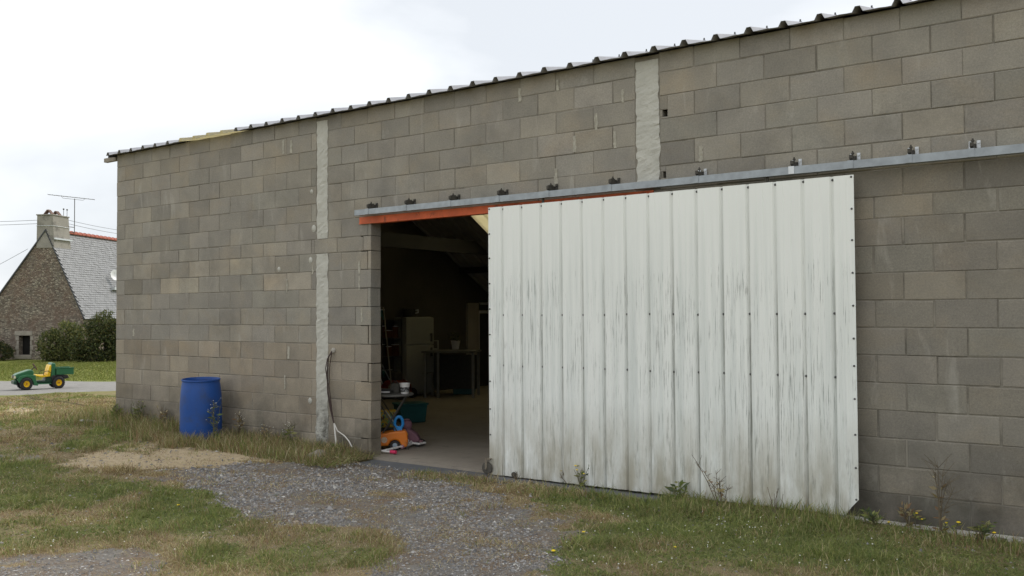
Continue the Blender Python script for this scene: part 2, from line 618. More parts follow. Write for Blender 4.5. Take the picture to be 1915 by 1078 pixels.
def masks(x, y):
    gs = np.maximum(soft([P_GRAVEL], x, y, 0.5, 5), 0.75 * soft([P_GRAVEL2], x, y, 0.5, 5))
    gs = gs * (1 - 0.75 * soft([P_ISLAND], x, y, 0.5, 5))
    nn = 1.5 * (fbm(x * 1.1, y * 1.5, 301) - 0.5) + 1.1 * (fbm(x * 4.3, y * 4.3, 305) - 0.5)
    g = np.clip((gs + nn * np.where(gs > 0.01, 1, 0) - 0.22) / 0.45, 0, 1) * np.clip(gs * 2.2, 0, 1)
    sand = np.maximum.reduce([soft([P_SAND], x, y, .5, 5), 0.6 * soft([P_SAND2], x, y, .5, 5), soft([P_SAND3], x, y, 0.6)])
    sand = np.clip(sand * (0.35 + 1.5 * np.clip((fbm(x * 1.9, y * 3.1, 505) - 0.34) * 3.2, 0, 1)) - 0.45 * (fbm(x * 6.1, y * 6.1, 509) > .56), 0, 1)
    drive = np.maximum(soft([P_DRIVE], x, y, 0.3), 0.5 * soft([P_TRACK], x, y))
    green = soft(P_GREEN, x, y, 0.35)
    far = (np.hypot(x - CAM[0], y - CAM[1]) > 20.5) & (x < 3)
    green = np.where(far, 0.95, green)
    brown = soft(P_BROWN, x, y, 0.35)
    gr = np.clip(0.28 + 0.50 * green - 0.5 * brown - 0.45 * gs * (green < 0.5) + 1.3 * (fbm(x * 0.9, y * 0.9, 71) - 0.5) + 0.7 * (fbm(x * 3.1, y * 3.1, 77) - 0.5), 0, 1)
    return g, sand, drive, gr


def lines(lo, a, b, hi, step, g=1.22):
    m = list(np.arange(a, b + 1e-6, step))
    s, q = step, a
    L = []
    while q > lo:
        s *= g
        q -= s
        L.append(q)
    s, q = step, m[-1]
    H = []
    while q < hi:
        s *= g
        q += s
        H.append(q)
    return np.array(L[::-1] + m + H)


gx, gy = lines(-900, -7.0, 13.0, 900, 0.05), lines(-900, -6.2, 3.0, 900, 0.05)
GX, GY = np.meshgrid(gx, gy)
bx, by = GX.ravel(), GY.ravel()
mg, ms_, md, mgr = masks(bx, by)
gz = ground_z(bx, by)
fine = (np.abs(bx - 3) < 12) & (np.abs(by + 1.5) < 6)
barn_in = (bx > -0.1) & (bx < 14) & (by > -0.06)
gz = gz + np.where(fine & ~barn_in, 0.022 * (fbm(bx * 1.7, by * 1.7, 5) - 0.5) + 0.010 * (fbm(bx * 9, by * 9, 8) - 0.5), 0)
gz = np.where((bx > 4.6) & (bx < 9.2) & (by > -0.8), np.minimum(gz, -0.035), gz)
gz = np.where(barn_in & (bx > 0.05) & (by > 0.02), -0.12, gz)
nx, ny = len(gx), len(gy)
ii = np.arange(nx * ny).reshape(ny, nx)
quads = np.stack([ii[:-1, :-1], ii[:-1, 1:], ii[1:, 1:], ii[1:, :-1]], -1).reshape(-1, 4)


def ground_mat():
    m, t, b = new_mat('yard_earth_and_turf')
    pos = N(t, 'ShaderNodeNewGeometry').outputs['Position']
    at_ = lambda nm: N(t, 'ShaderNodeAttribute', attribute_name=nm).outputs['Fac']
    gn = ramp(t, noise(t, 7, 6, 0.7), 0.35, 0.65)
    green = mixc(t, noise(t, 25, 5, 0.7), (0.10, 0.115, 0.045), (0.21, 0.215, 0.088))
    dry = mixc(t, noise(t, 30, 5, 0.7), (0.15, 0.115, 0.068), (0.38, 0.305, 0.19))
    c = mixc(t, ramp(t, mathn(t, 'ADD', at_('turf'), mathn(t, 'MULTIPLY', mathn(t, 'SUBTRACT', gn, 0.5), 0.4)), 0.3, 0.75), dry, green)
    far_green = mixc(t, noise(t, 0.6, 6, 0.65), (0.13, 0.155, 0.035), (0.25, 0.265, 0.075))
    d = N(t, 'ShaderNodeVectorMath', operation='DISTANCE')
    t.links.new(pos, d.inputs[0])
    d.inputs[1].default_value = tuple(CAM)
    fr = N(t, 'ShaderNodeMapRange')
    fr.inputs[1].default_value, fr.inputs[2].default_value = 18.5, 21.5
    t.links.new(d.outputs['Value'], fr.inputs[0])
    c = mixc(t, fr.outputs[0], c, far_green)
    sand = mixc(t, noise(t, 16, 6, 0.7), (0.27, 0.205, 0.125), (0.74, 0.61, 0.42))
    c = mixc(t, ramp(t, mathn(t, 'ADD', at_('sand'), mathn(t, 'MULTIPLY', mathn(t, 'SUBTRACT', noise(t, 9, 5, .7), 0.5), 0.9)), 0.35, 0.7), c, sand)
    vo = N(t, 'ShaderNodeTexVoronoi', Scale=48.0)
    t.links.new(pos, vo.inputs['Vector'])
    grv = mixc(t, noise(t, 60, 3, 0.8), (0.12, 0.105, 0.09), (0.32, 0.295, 0.26))
    grv = mixc(t, 0.4, grv, mixc(t, 1.0, (0.26, 0.25, 0.235), ramp(t, N2BW(t, vo.outputs['Color']), 0, 1, (.4, .4, .4), (1.3, 1.3, 1.3)), 'MULTIPLY'))
    grv = mixc(t, ramp(t, noise(t, 3.0, 5, 0.65), 0.42, 0.62, (0, 0, 0), (0.85, 0.85, 0.85)), grv, (0.215, 0.155, 0.105))
    c = mixc(t, ramp(t, mathn(t, 'ADD', at_('gravel'), mathn(t, 'MULTIPLY', mathn(t, 'SUBTRACT', noise(t, 8, 5, .7), 0.5), 0.9)), 0.35, 0.65), c, grv)
    drv = mixc(t, noise(t, 4, 6, 0.75), (0.19, 0.182, 0.17), (0.38, 0.37, 0.35))
    c = mixc(t, ramp(t, mathn(t, 'ADD', at_('drive'), mathn(t, 'MULTIPLY', mathn(t, 'SUBTRACT', noise(t, 4, 5, .7), 0.5), 0.7)), 0.4, 0.62), c, drv)
    t.links.new(c, b.inputs['Base Color'])
    b.inputs['Roughness'].default_value = 1.0
    b.inputs['Specular IOR Level'].default_value = 0.08
    bump(t, b, mathn(t, 'ADD', noise(t, 45, 5, 0.75), mathn(t, 'MULTIPLY', vo.outputs['Distance'], at_('gravel'))), 0.8, 0.02)
    return m


ground = fast_mesh('ground', np.stack([bx, by, gz], 1), quads, ground_mat(), kind='structure')
ground.data.polygons.foreach_set('use_smooth', [True] * len(quads))
for nm, a in (('gravel', mg), ('sand', ms_), ('drive', md), ('turf', mgr)):
    at_ = ground.data.attributes.new(nm, 'FLOAT', 'POINT')
    at_.data.foreach_set('value', a.astype(np.float32))


def gh(x, y):
    """height of the ground sheet with its small bumps"""
    z = ground_z(x, y)
    return z + 0.022 * (fbm(x * 1.7, y * 1.7, 5) - 0.5) + 0.010 * (fbm(x * 9, y * 9, 8) - 0.5)


# ------------------------------------------------------------------ the barn
barn = thing('barn', 'long grey concrete block barn with ribbed metal roof and open doorway', 'barn')
JZ = {J: 1.377 + (11 - J) * 0.2 - (0.04 if J <= 6 else 0) for J in range(-1, 18)}
JZ[18] = -0.03
JZ[-1] = 3.712
X_JAMB, X_OPEN_R, X_END = 4.857, 8.02, 13.5
TH = 0.15

core = MB()
HOLE = (8.285, 8.335, 3.155, 3.215)
HOLE2 = (8.268, 8.312, 2.635, 2.69)
core.box(0.01, 4.70, 0.0052, TH, -0.1, 3.70)
core.box(4.70, 8.262, 0.0052, TH, 2.55, 3.70)
for xa, xb, za, zb in ((8.262, HOLE[0], 2.55, 3.70), (HOLE[1], X_END, -0.1, 3.70), (HOLE[0], HOLE[1], HOLE[3], 3.70),
                       (HOLE[0], HOLE[1], HOLE2[3], HOLE[2]), (HOLE[0], HOLE[1], 2.55, HOLE2[2]), (8.02, HOLE[0], -0.1, 2.549), (HOLE[0], HOLE[1], -0.1, 2.549)):
    core.box(xa, xb, 0.006, TH, za, zb)
core.box(8.25, 8.35, 0.12, TH - 0.002, 2.6, 3.3)
wall = core.build('front_wall', M['mortar'], barn)

TINTS = [(0.330, 0.305, 0.255), (0.305, 0.285, 0.245), (0.285, 0.270, 0.240), (0.345, 0.310, 0.250), (0.300, 0.290, 0.250), (0.320, 0.295, 0.260), (0.265, 0.250, 0.225)]


def block_tint(x, z, r):
    k = r.random()
    c = np.array(TINTS[r.integers(len(TINTS))])
    c = 0.42 * c + 0.58 * np.array((0.300, 0.281, 0.243))
    c *= 0.94 * np.array((0.985, 1.0, 1.03))
    c *= 1 + 0.055 * r.normal()
    if x < 4.9 and z < 1.2:
        c *= np.array((1.06, 1.0, 0.93))
    if 1.1 < x < 4.0 and 1.7 < z < 2.15 and k < 0.65:       # the paler, warmer blocks under the belt course
        c *= np.array((1.20, 1.16, 1.10))
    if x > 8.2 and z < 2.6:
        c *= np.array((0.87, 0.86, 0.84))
    if k > 0.95:
        c *= 1.10
    if k < 0.06:
        c *= 0.86
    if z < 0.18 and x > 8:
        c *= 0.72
    return np.clip(c, 0.05, 0.6)


br = np.random.default_rng(21)
blocks = []      # x0, x1, z0, z1, depth, tint


def lay(x0, x1, r, first, pitch):
    """one course r between x0 and x1; joints at first + k*pitch"""
    z1, z0 = JZ[r], JZ[r + 1]
    js = [x0]
    k = 0
    q = first
    while q < x1 - 0.045:
        if q > x0 + 0.045:
            js.append(q + br.normal() * 0.004)
        q += pitch
    js.append(x1)
    for a, b_ in zip(js[:-1], js[1:]):
        ja, jb = 0.0015 + abs(br.normal()) * 0.0022, 0.0015 + abs(br.normal()) * 0.0022
        if x0 > 8 and r > 4:
            jb += 0.0022
        if br.random() < 0.14:
            jb += 0.005
        za, zb = 0.0012 + abs(br.normal()) * 0.0018, 0.0012 + abs(br.normal()) * 0.0018
        if br.random() < 0.13:
            zb += 0.006
        blocks.append([a + ja, b_ - jb, z0 + za, z1 - zb])


for r in range(-1, 18):
    odd = r % 2
    belt = (r == 6)
    # left of the first pillar (the belt course runs through it)
    lay(0.0, 3.98 if belt else 4.015, r, 0.414 if odd else 0.205 + (0.41 if belt else 0), 0.4135)
    # between pillar and doorway, or over the doorway
    if belt:
        lay(3.98, X_JAMB, r, 4.34, 0.40)
    elif r >= 5:
        lay(4.20, X_JAMB, r, 4.41 if odd else 4.615, 0.40)
    else:
        lay(4.20, 8.03, r, 4.41 if odd else 4.61, 0.40)
    lay(8.26 if r < 5 else X_OPEN_R, X_END, r, (8.575 if odd else 8.775) - (0.405 if r >= 5 else 0), 0.405)

# knock the two small holes by the second pillar out of the blocks that hold them
out = []
for b_ in blocks:
    hit = None
    for h in (HOLE, HOLE2):
        if b_[0] < h[0] and b_[1] > h[1] and b_[2] < h[2] and b_[3] > h[3]:
            hit = h
    if hit is None:
        out.append(b_ + [False])
    else:
        out.append([hit[1], b_[1], b_[2], b_[3], False])
        out.append([b_[0], hit[1] - 0.0003, hit[3], b_[3], False])
        out.append([b_[0], hit[1] - 0.0003, b_[2], hit[2], False])
        out.append([b_[0], hit[0], hit[2] + 0.0003, hit[3] - 0.0003, False])
blocks = out


def block_geo(w, h, d, seed):
    r = np.random.default_rng(seed)
    c = 0.0035
    j = lambda: float(abs(r.normal()) * 0.0022)
    f = [(c + j(), c + j()), (w - c - j(), c + j()), (w - c - j(), h - c - j()), (c + j(), h - c - j())]
    v = [(p[0], 0.0, p[1]) for p in f]
    v += [(0, c, 0), (w, c, 0), (w, c, h), (0, c, h)]
    v += [(0, d, 0), (w, d, 0), (w, d, h), (0, d, h)]
    fc = [(0, 1, 2, 3), (0, 4, 5, 1), (1, 5, 6, 2), (2, 6, 7, 3), (3, 7, 4, 0),
          (4, 8, 9, 5), (5, 9, 10, 6), (6, 10, 11, 7), (7, 11, 8, 4), (8, 11, 10, 9)]
    return v, fc


def shown_area(b_):
    xs, ys = [], []
    for x in (b_[0], b_[1]):
        for z in (b_[2], b_[3]):
            a, c, dd = to_px((x, 0, z))
            xs.append(min(max(a, 0), 1915))
            ys.append(min(max(c, 0), 1078))
    a = (max(xs) - min(xs)) * (max(ys) - min(ys))
    if b_[0] > 6.8 and b_[1] < 9.88 and b_[3] < 2.45:
        a = 0                                   # hidden behind the sliding door
    return a


blocks.sort(key=lambda b_: -shown_area(b_))
cache = {}
jv, jf, jt = [], [], []
for i, b_ in enumerate(blocks):
    x0, x1, z0, z1 = b_[:4]
    w, h = round(x1 - x0, 3), round(z1 - z0, 3)
    jamb = abs(x1 - X_JAMB) < 0.02 and z1 < 2.56
    d = TH if jamb else 0.06
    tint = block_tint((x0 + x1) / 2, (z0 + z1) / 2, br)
    y = 0.0 + float(np.clip(br.normal() * 0.0013, -0.003, 0.003))
    if i < 300:
        key = (round(w / 0.006), round(h / 0.006), jamb, i % 4)
        if key not in cache:
            v, fc = block_geo(w, h, d, 50 + i)
            me = bpy.data.meshes.new('block')
            me.from_pydata(v, [], fc)
            me.materials.append(M['block'])
            cache[key] = (me, w, h)
        me, cw, ch = cache[key]
        o = bpy.data.objects.new('block', me)
        COL.objects.link(o)
        o.parent = wall
        o.location = (x0 if not jamb else x1 - cw, y, z0)
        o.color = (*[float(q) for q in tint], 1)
    else:
        v, fc = block_geo(w, h, d, 50 + i)
        o0 = len(jv)
        jv += [(p[0] + x0, p[1] + y, p[2] + z0) for p in v]
        jf += [tuple(q + o0 for q in f) for f in fc]
        jt += [tint] * len(v)
fast_mesh('block_courses', np.array(jv), np.array(jf), M['block_attr'], np.array(jt), wall, kind='stuff')
# the wall core behind the jamb ends 6 cm short: close the strip between with the jamb blocks' own depth


def rough_strip(x0, x1, z0, z1, step, amp, y=-0.004, seed=0, flare=0.0):
    r = np.random.default_rng(seed)
    n = max(2, int((z1 - z0) / step))
    mb = MB()
    cols = 5
    V = []
    l = r.normal(size=n + 1) * amp
    q = r.normal(size=n + 1) * amp
    l = 0.5 * l + 0.5 * np.roll(l, 1)
    q = 0.5 * q + 0.5 * np.roll(q, 1)
    for i in range(n + 1):
        z = z0 + (z1 - z0) * i / n
        fl = flare * max(0, 1 - (z - z0) / 0.6)
        a, b_ = x0 + l[i] - fl, x1 + q[i] + fl * 0.3
        V.append((a, 0.03, z))
        for k in range(cols):
            u = k / (cols - 1)
            V.append((a + (b_ - a) * u, y + (0.003 if k in (0, cols - 1) else 0) + r.normal() * 0.0022, z + r.normal() * 0.004 * (0 < i < n)))
        V.append((b_, 0.03, z))
    w = cols + 2
    Fc = [(i * w + k, i * w + k + 1, (i + 1) * w + k + 1, (i + 1) * w + k) for i in range(n) for k in range(w - 1)]
    Fc.append(tuple(range(w)))
    Fc.append(tuple(n * w + k for k in range(w - 1, -1, -1)))
    return mb.add(V, Fc)


rough_strip(4.022, 4.192, JZ[6] + 0.004, 3.66, 0.03, 0.006, seed=3).build('pillar', M['pillar'], barn, label='pale cement strip above the belt course, left of the doorway')
rough_strip(4.012, 4.196, 0.0, JZ[7] - 0.004, 0.03, 0.006, seed=4, flare=0.02).build('pillar', M['pillar'], barn, label='pale cement strip below the belt course, stained dark at its foot')
rough_strip(8.040, 8.256, 2.56, 3.66, 0.025, 0.008, seed=5).build('pillar', M['pillar'], barn, label='wide rough cement strip above the sliding door')
# lumps of cement squeezed out beside the left pillar
for (px, py, s) in ((587, 428, .035), (581, 487, .03), (522, 504, .026), (583, 359, .022), (580, 750, .03)):
    p = on_plane(px, py)
    mb = MB()
    mb.lathe([(0.001, 0.016), (s * .5, 0.012), (s, 0.002), (s * .9, -0.004)], 9, axis='y')
    mb.v = [(x + p[0], -y, z * 1.25 + p[2]) for x, y, z in mb.v]
    mb.build('cement_lump', M['pillar'], wall, smooth=True)

# mortar left standing proud in some of the upright joints
sm_r = np.random.default_rng(77)
for (px, py, h) in ((972, 178, .13), (1043, 160, .10), (1075, 270, .15), (1150, 262, .15), (1040, 330, .14), (1115, 228, .15), (1165, 180, .12), (1311, 288, .13),
                    (530, 275, .16), (545, 275, .15), (540, 660, .14), (533, 715, .16), (250, 622, .10), (585, 505, .10), (677, 590, .15), (672, 530, .15), (537, 535, .16), (672, 500, .14)):
    q = on_plane(px, py)
    w_ = 0.010 + 0.012 * sm_r.random()
    pts = []
    nseg = 7
    for i in range(nseg + 1):
        pts.append((q[0] - w_ * (.5 + .7 * sm_r.random()), q[2] - h / 2 + h * i / nseg))
    for i in range(nseg, -1, -1):
        pts.append((q[0] + w_ * (.5 + .7 * sm_r.random()), q[2] - h / 2 + h * i / nseg))
    MB().prism(pts, -0.004 - 0.002 * sm_r.random(), 0.004).build('mortar_smear', M['smear'], wall, bevel=0.002)

# other walls, floor, inner room
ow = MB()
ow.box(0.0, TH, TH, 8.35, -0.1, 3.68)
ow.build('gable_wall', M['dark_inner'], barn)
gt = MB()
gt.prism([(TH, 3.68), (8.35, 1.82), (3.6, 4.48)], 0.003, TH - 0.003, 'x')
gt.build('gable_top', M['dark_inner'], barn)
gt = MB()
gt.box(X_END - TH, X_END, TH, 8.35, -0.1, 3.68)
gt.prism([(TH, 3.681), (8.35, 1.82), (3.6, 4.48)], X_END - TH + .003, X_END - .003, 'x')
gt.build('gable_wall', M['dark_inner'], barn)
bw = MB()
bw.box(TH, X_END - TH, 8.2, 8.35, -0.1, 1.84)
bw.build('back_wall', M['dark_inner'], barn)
fl = MB()
fl.box(TH, X_END - TH, TH + 0.001, 8.2, -0.1, 0.0)
fl.box(X_JAMB + 0.001, X_OPEN_R - 0.001, -0.045, TH, -0.1, 0.0)
fl.build('floor_slab', M['floor'], barn)
ap = MB()
ap.box(4.95, 8.35, -0.34, -0.047, -0.12, -0.022)
ap.build('door_apron', M['apron'], barn, bevel=0.012)
ft = MB()
for k in range(14):
    xa = 9.35 + k * 0.28
    ft.box(xa, xa + 0.278, -0.115 - 0.02 * random.random(), -0.006, -0.12, -0.012 - 0.010 * random.random() - 0.0015 * k)
ft.build('footing', M['footing'], barn)

# roof: each ribbed sheet its own part
RP, SL = 0.2769, math.tan(R(12.5))
X0R = 4.349 - 16 * RP         # first rib, just outside the gable
Z_EAVE = 3.690
RIDGE_Y = 3.6
BACK_SL = 0.562


def roof_z(y):
    return Z_EAVE + (y + 0.15) * SL if y <= RIDGE_Y else Z_EAVE + (RIDGE_Y + 0.15) * SL - (y - RIDGE_Y) * BACK_SL


def roof_profile(k0, k1):
    """(x, dz) across ribs k0..k1"""
    pr = []
    for k in range(k0, k1):
        x = X0R + k * RP
        pr += [(x, 0), (x + 0.022, 0.042), (x + 0.056, 0.042), (x + 0.078, 0.0)]
        for q in (0.13, 0.19, 0.235):
            pr.append((x + q, 0.0025 if q == 0.19 else 0.0))
    pr.append((X0R + k1 * RP, 0.0))
    return pr


def roof_sheet(k0, k1, mat, name, label=None, ys=(-0.11, 0.2, 1.5, RIDGE_Y)):
    pr = roof_profile(k0, k1)
    V, Fc = [], []
    n = len(pr)
    for layer in (0, -0.0022):
        for y in ys:
            for (x, dz) in pr:
                wob = 0.003 * math.sin(x * 9.1) * (1 if y < 0 else 0)
                V.append((x, y, roof_z(y) + dz + layer + wob))
    m = len(ys)
    for L in range(2):
        for i in range(m - 1):
            for j in range(n - 1):
                a = L * m * n + i * n + j
                q = (a, a + 1, a + n + 1, a + n)
                Fc.append(q if L == 0 else q[::-1])
    o = m * n
    for j in range(n - 1):
        Fc.append((j + 1, j, o + j, o + j + 1))
    mb = MB().add(V, Fc)
    ob = mb.build(name, mat, barn, fix=False)
    if label:
        ob['label'] = label
    return ob


NR = 50
k = 0
sheets = []
k_tr0 = int(round((1.56 - X0R) / RP))
edges = [0, 3, k_tr0, k_tr0 + 4]
while edges[-1] < NR:
    edges.append(min(NR, edges[-1] + 4))
for a, b_ in zip(edges[:-1], edges[1:]):
    tr = a == k_tr0
    roof_sheet(a, b_, M['translucent'] if tr else M['roof'], 'roof_sheet', 'yellowed translucent roof sheet near the far corner' if tr else None)
    roof_sheet(a, b_, M['translucent'] if tr else M['roof'], 'roof_sheet', 'yellowed translucent sheet of the rear slope' if tr else None, ys=(RIDGE_Y + .001, 6.0, 8.42))
sc = MB()
for kk in range(NR):
    x = X0R + kk * RP + 0.039
    for y in (0.30, 1.7, 3.3):
        z = roof_z(y) + 0.042
        sc.lathe([(0.014, z), (0.012, z + 0.006), (0.007, z + 0.008), (0.007, z + 0.024), (0.002, z + 0.025)], 6, (x, y, 0))
sc.build('roof_screw', M['screw'], barn, kind='stuff')
pu = MB()
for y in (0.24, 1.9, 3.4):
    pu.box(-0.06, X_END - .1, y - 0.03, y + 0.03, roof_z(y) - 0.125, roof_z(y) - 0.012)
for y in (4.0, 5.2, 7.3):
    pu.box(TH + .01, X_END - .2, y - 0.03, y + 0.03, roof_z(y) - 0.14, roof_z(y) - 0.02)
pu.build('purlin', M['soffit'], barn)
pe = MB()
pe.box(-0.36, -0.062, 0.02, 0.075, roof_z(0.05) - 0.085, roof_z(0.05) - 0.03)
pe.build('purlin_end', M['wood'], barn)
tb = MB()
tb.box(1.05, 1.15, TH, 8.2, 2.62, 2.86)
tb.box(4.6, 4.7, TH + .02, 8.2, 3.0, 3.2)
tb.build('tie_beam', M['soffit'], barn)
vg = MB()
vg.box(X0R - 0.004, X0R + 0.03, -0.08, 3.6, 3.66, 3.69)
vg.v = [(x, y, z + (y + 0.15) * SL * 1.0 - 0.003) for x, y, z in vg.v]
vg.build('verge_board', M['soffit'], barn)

# lintel and rail
li = MB()
li.box(4.70, 8.20, -0.016, 0.10, 2.468, 2.538)
li.box(4.70, 8.20, -0.022, -0.0165, 2.462, 2.474)
li.build('lintel', M['red_lead'], barn, bevel=0.002)
ra = MB()
ra.box(4.735, 13.3, -0.124, -0.120, 2.546, 2.604)
ra.box(4.735, 13.3, -0.1199, -0.066, 2.600, 2.604)
ra.box(4.735, 13.3, -0.066, -0.062, 2.546, 2.604)
ra.box(4.735, 13.3, -0.1199, -0.104, 2.546, 2.550)
ra.box(4.735, 13.3, -0.080, -0.0661, 2.546, 2.550)
rail = ra.build('door_rail', M['galv'], barn)
BR = [4.92, 5.455, 6.04, 6.63, 7.19, 7.835, 8.643, 9.425, 9.862, 10.266, 10.665, 11.2, 11.8]
for i, x in enumerate(BR):
    dark = i < 6
    m1 = M['dark_steel'] if dark else M['galv_light']
    b1 = MB()
    b1.box(x - 0.032, x - 0.012, -0.010, -0.001, 2.604, 2.672)       # wall plate, two lugs
    b1.box(x + 0.018, x + 0.042, -0.010, -0.001, 2.600, 2.675)
    b1.lathe([(0.007, 0), (0.007, 0.008)], 6, (x - 0.022, -0.018, 2.655), 'y')
    b1.lathe([(0.009, 0), (0.009, 0.010)], 6, (x + 0.030, -0.020, 2.660), 'y')
    brk = b1.build('rail_bracket', m1, rail)
    b2 = MB()
    b2.prism([(-0.002, 2.612), (-0.002, 2.655), (-0.09, 2.662 if dark else 2.64), (-0.118, 2.65), (-0.118, 2.622), (-0.07, 2.606)], x - 0.010, x + 0.012, 'x')
    b2.lathe([(0.006, 2.604), (0.006, 2.684)], 6, (x + 0.001, -0.06, 0))
    b2.lathe([(0.012, 2.662), (0.012, 2.672)], 6, (x + 0.001, -0.06, 0))
    b2.build('rail_bracket', M['dark_steel'], rail)
    b3 = MB()
    b3.box(x - 0.022, x + 0.022, -0.128, -0.1245, 2.548, 2.6065)
    b3.build('rail_clip', M['galv_light'] if i == 7 else M['galv'], rail)

# ------------------------------------------------------------------ sliding door
DX0, DX1, DZ1 = 6.523, 9.885, 2.500
YD = -0.125
door = thing('sliding_door', 'big weathered white ribbed metal sliding door, streaked with dirt', 'sliding door', (DX0, YD, 0))
VAL = [6.690 + 0.2172 * k for k in range(15)]


def bottom_z(x):
    return -0.010 + 0.018 * (x - DX0) / 3.36


def door_panel(xa, xb, left_edge, right_edge, idx):
    """flat with two faint stiffeners; half a recessed valley at each side"""
    VD = 0.016
    pr = []
    if left_edge:
        pr += [(xa, -0.001), (xa + 0.004, 0.0)]
    else:
        pr += [(xa, VD), (xa + 0.007, VD), (xa + 0.009, 0.0)]
    fa, fb = pr[-1][0], (xb - 0.004 if right_edge else xb - 0.030)
    for u in (0.30, 0.62):
        q = fa + (fb - fa) * u
        pr += [(q - 0.005, 0.0), (q, 0.0018), (q + 0.005, 0.0)]
    if right_edge:
        pr += [(xb - 0.004, 0.0), (xb, -0.001)]
    else:
        pr += [(xb - 0.024, 0.0), (xb - 0.010, VD), (xb, VD)]
    n = len(pr)
    V, Fc = [], []
    zs = [None, 0.35, 0.9, 1.6, DZ1]
    rr = np.random.default_rng(idx)
    bow = rr.normal(size=5) * 0.0012
    for L in (0, 0.0012):
        for iz, z in enumerate(zs):
            for (x, dy) in pr:
                zz = z
                if z is None:
                    zz = bottom_z(x) + rr.normal() * 0.002
                    if x > 9.80:                       # torn corner
                        zz = 0.02 + (x - 9.80) * 1.6
                        if x > 9.868:
                            zz = 0.128
                V.append((x - DX0, dy + L + (bow[iz] if 0.02 < x - xa < xb - xa - 0.02 else 0), zz))
    m = len(zs)
    for L in range(2):
        for i in range(m - 1):
            for j in range(n - 1):
                a = L * m * n + i * n + j
                q = (a, a + 1, a + n + 1, a + n)
                Fc.append(q if L == 0 else q[::-1])
    o = m * n
    for j in range(n - 1):
        Fc.append((j + 1, j, o + j, o + j + 1))
        t0 = (m - 1) * n
        Fc.append((t0 + j, t0 + j + 1, o + t0 + j + 1, o + t0 + j))
    for i in range(m - 1):
        for j in (0, n - 1):
            a = i * n + j
            q = (a, a + n, o + a + n, o + a)
            Fc.append(q if j == 0 else q[::-1])
    return MB().add(V, Fc).build('door_panel', M['door'], door, fix=False)


xs = [DX0] + VAL + [DX1]
for i in range(len(xs) - 1):
    o = door_panel(xs[i], xs[i + 1], i == 0, i == len(xs) - 2, i)
    if i == len(xs) - 2:
        o['label'] = 'narrow right edge panel with its bottom corner torn away'
sw = MB()


def screw(x, z, y=0.0, r=0.0085):
    sw.lathe([(r, 0.0005), (r, -0.003), (r * .6, -0.0045), (r * .6, -0.008), (r * .3, -0.009)], 6, (x - DX0, y, z), 'y')


for x in VAL:
    for z in (DZ1 - 0.022, 1.482, 1.012):
        screw(x - 0.002, z + random.uniform(-.004, .004), 0.016, 0.0105)
for z in (2.485, 2.25, 2.02, 1.78, 1.54, 1.30, 1.10, 0.86, 0.60, 0.36, 0.13):
    screw(DX0 + 0.012, z)
    screw(DX1 - 0.018, z)
sw.build('screw', M['screw'], door, kind='stuff')
fr_ = MB()
for z in (0.25, 1.012, 1.482, 2.42):
    fr_.box(0.02, DX1 - DX0 - .02, 0.0245, 0.055, z - 0.025, z + 0.025)
fr_.box(0.004, 0.0190, 0.0025, 0.055, 0.02, DZ1 - 0.01)
fr_.box(DX1 - DX0 - .0350, DX1 - DX0 - .0200, 0.0245, 0.055, 0.14, DZ1 - 0.01)
for x in (0.6, 2.7):
    fr_.box(x - .01, x + .01, 0.03, 0.045, DZ1 - 0.02, 2.56)
fr_.build('door_frame', M['dark_steel'], door)
# guide wheel at the leading edge
wc = on_plane(913, 876, YD)
gw = MB()
gw.lathe([(0.012, -0.013), (0.046, -0.013), (0.056, -0.009), (0.058, 0.0), (0.056, 0.009), (0.046, 0.013), (0.012, 0.013)], 22, (0, 0, 0), 'y')
wheel = gw.build('guide_wheel', worn('worn_grey_rubber', (0.085, 0.078, 0.065), 0.9, 0, 0.3, 40, bs=0.3), door, smooth=True)
wheel.location = (-0.012, -0.022, 0.048)
fk = MB()
fk.box(-0.012, 0.010, -0.021, -0.0145, -0.012, 0.085)
fk.box(-0.012, 0.050, -0.021, 0.012, 0.0852, 0.093)
fk.lathe([(0.010, -0.004), (0.010, 0.004)], 8, (0, -0.025, 0.0), 'y')
fk.build('wheel_fork', worn('tan_steel', (0.20, 0.17, 0.13), 0.7, 0.2, 0.3, 30), wheel)
wh2 = MB()
wh2.lathe([(0.002, -0.006), (0.024, -0.006), (0.024, 0.006), (0.002, 0.006)], 14, (0, 0, 0), 'y')
w2 = wh2.build('guide_roller', M['dark_steel'], door, smooth=True)
w2.location = (0.285, -0.008, 0.014)

# ------------------------------------------------------------------ farmhouse across the lawn
HD = 45.0
def flat(v):
    v = np.array([v[0], v[1], 0.0])
    return v / np.linalg.norm(v)


f0, r0 = flat(fw), flat(rt)
e_d = flat(f0 * 0.995 + r0 * 0.101)          # along the ridge, away
e_l = flat(r0 * 0.995 - f0 * 0.101)          # along the gable, to the right
apex = at(86, 430, HD)
HZ = float(ground_z(apex[0], apex[1])) - 0.05
house = thing('farmhouse', 'old stone farmhouse with steep slate roof and tall chimney', 'farmhouse', (apex[0], apex[1], HZ),
              math.atan2(e_l[1], e_l[0]))
AZ = apex[2] - HZ                             # apex height in the house's own frame: x along gable, y along ridge
EZ = float(at(157, 588, HD)[2]) - HZ
XR, XL = 1.95, -3.9


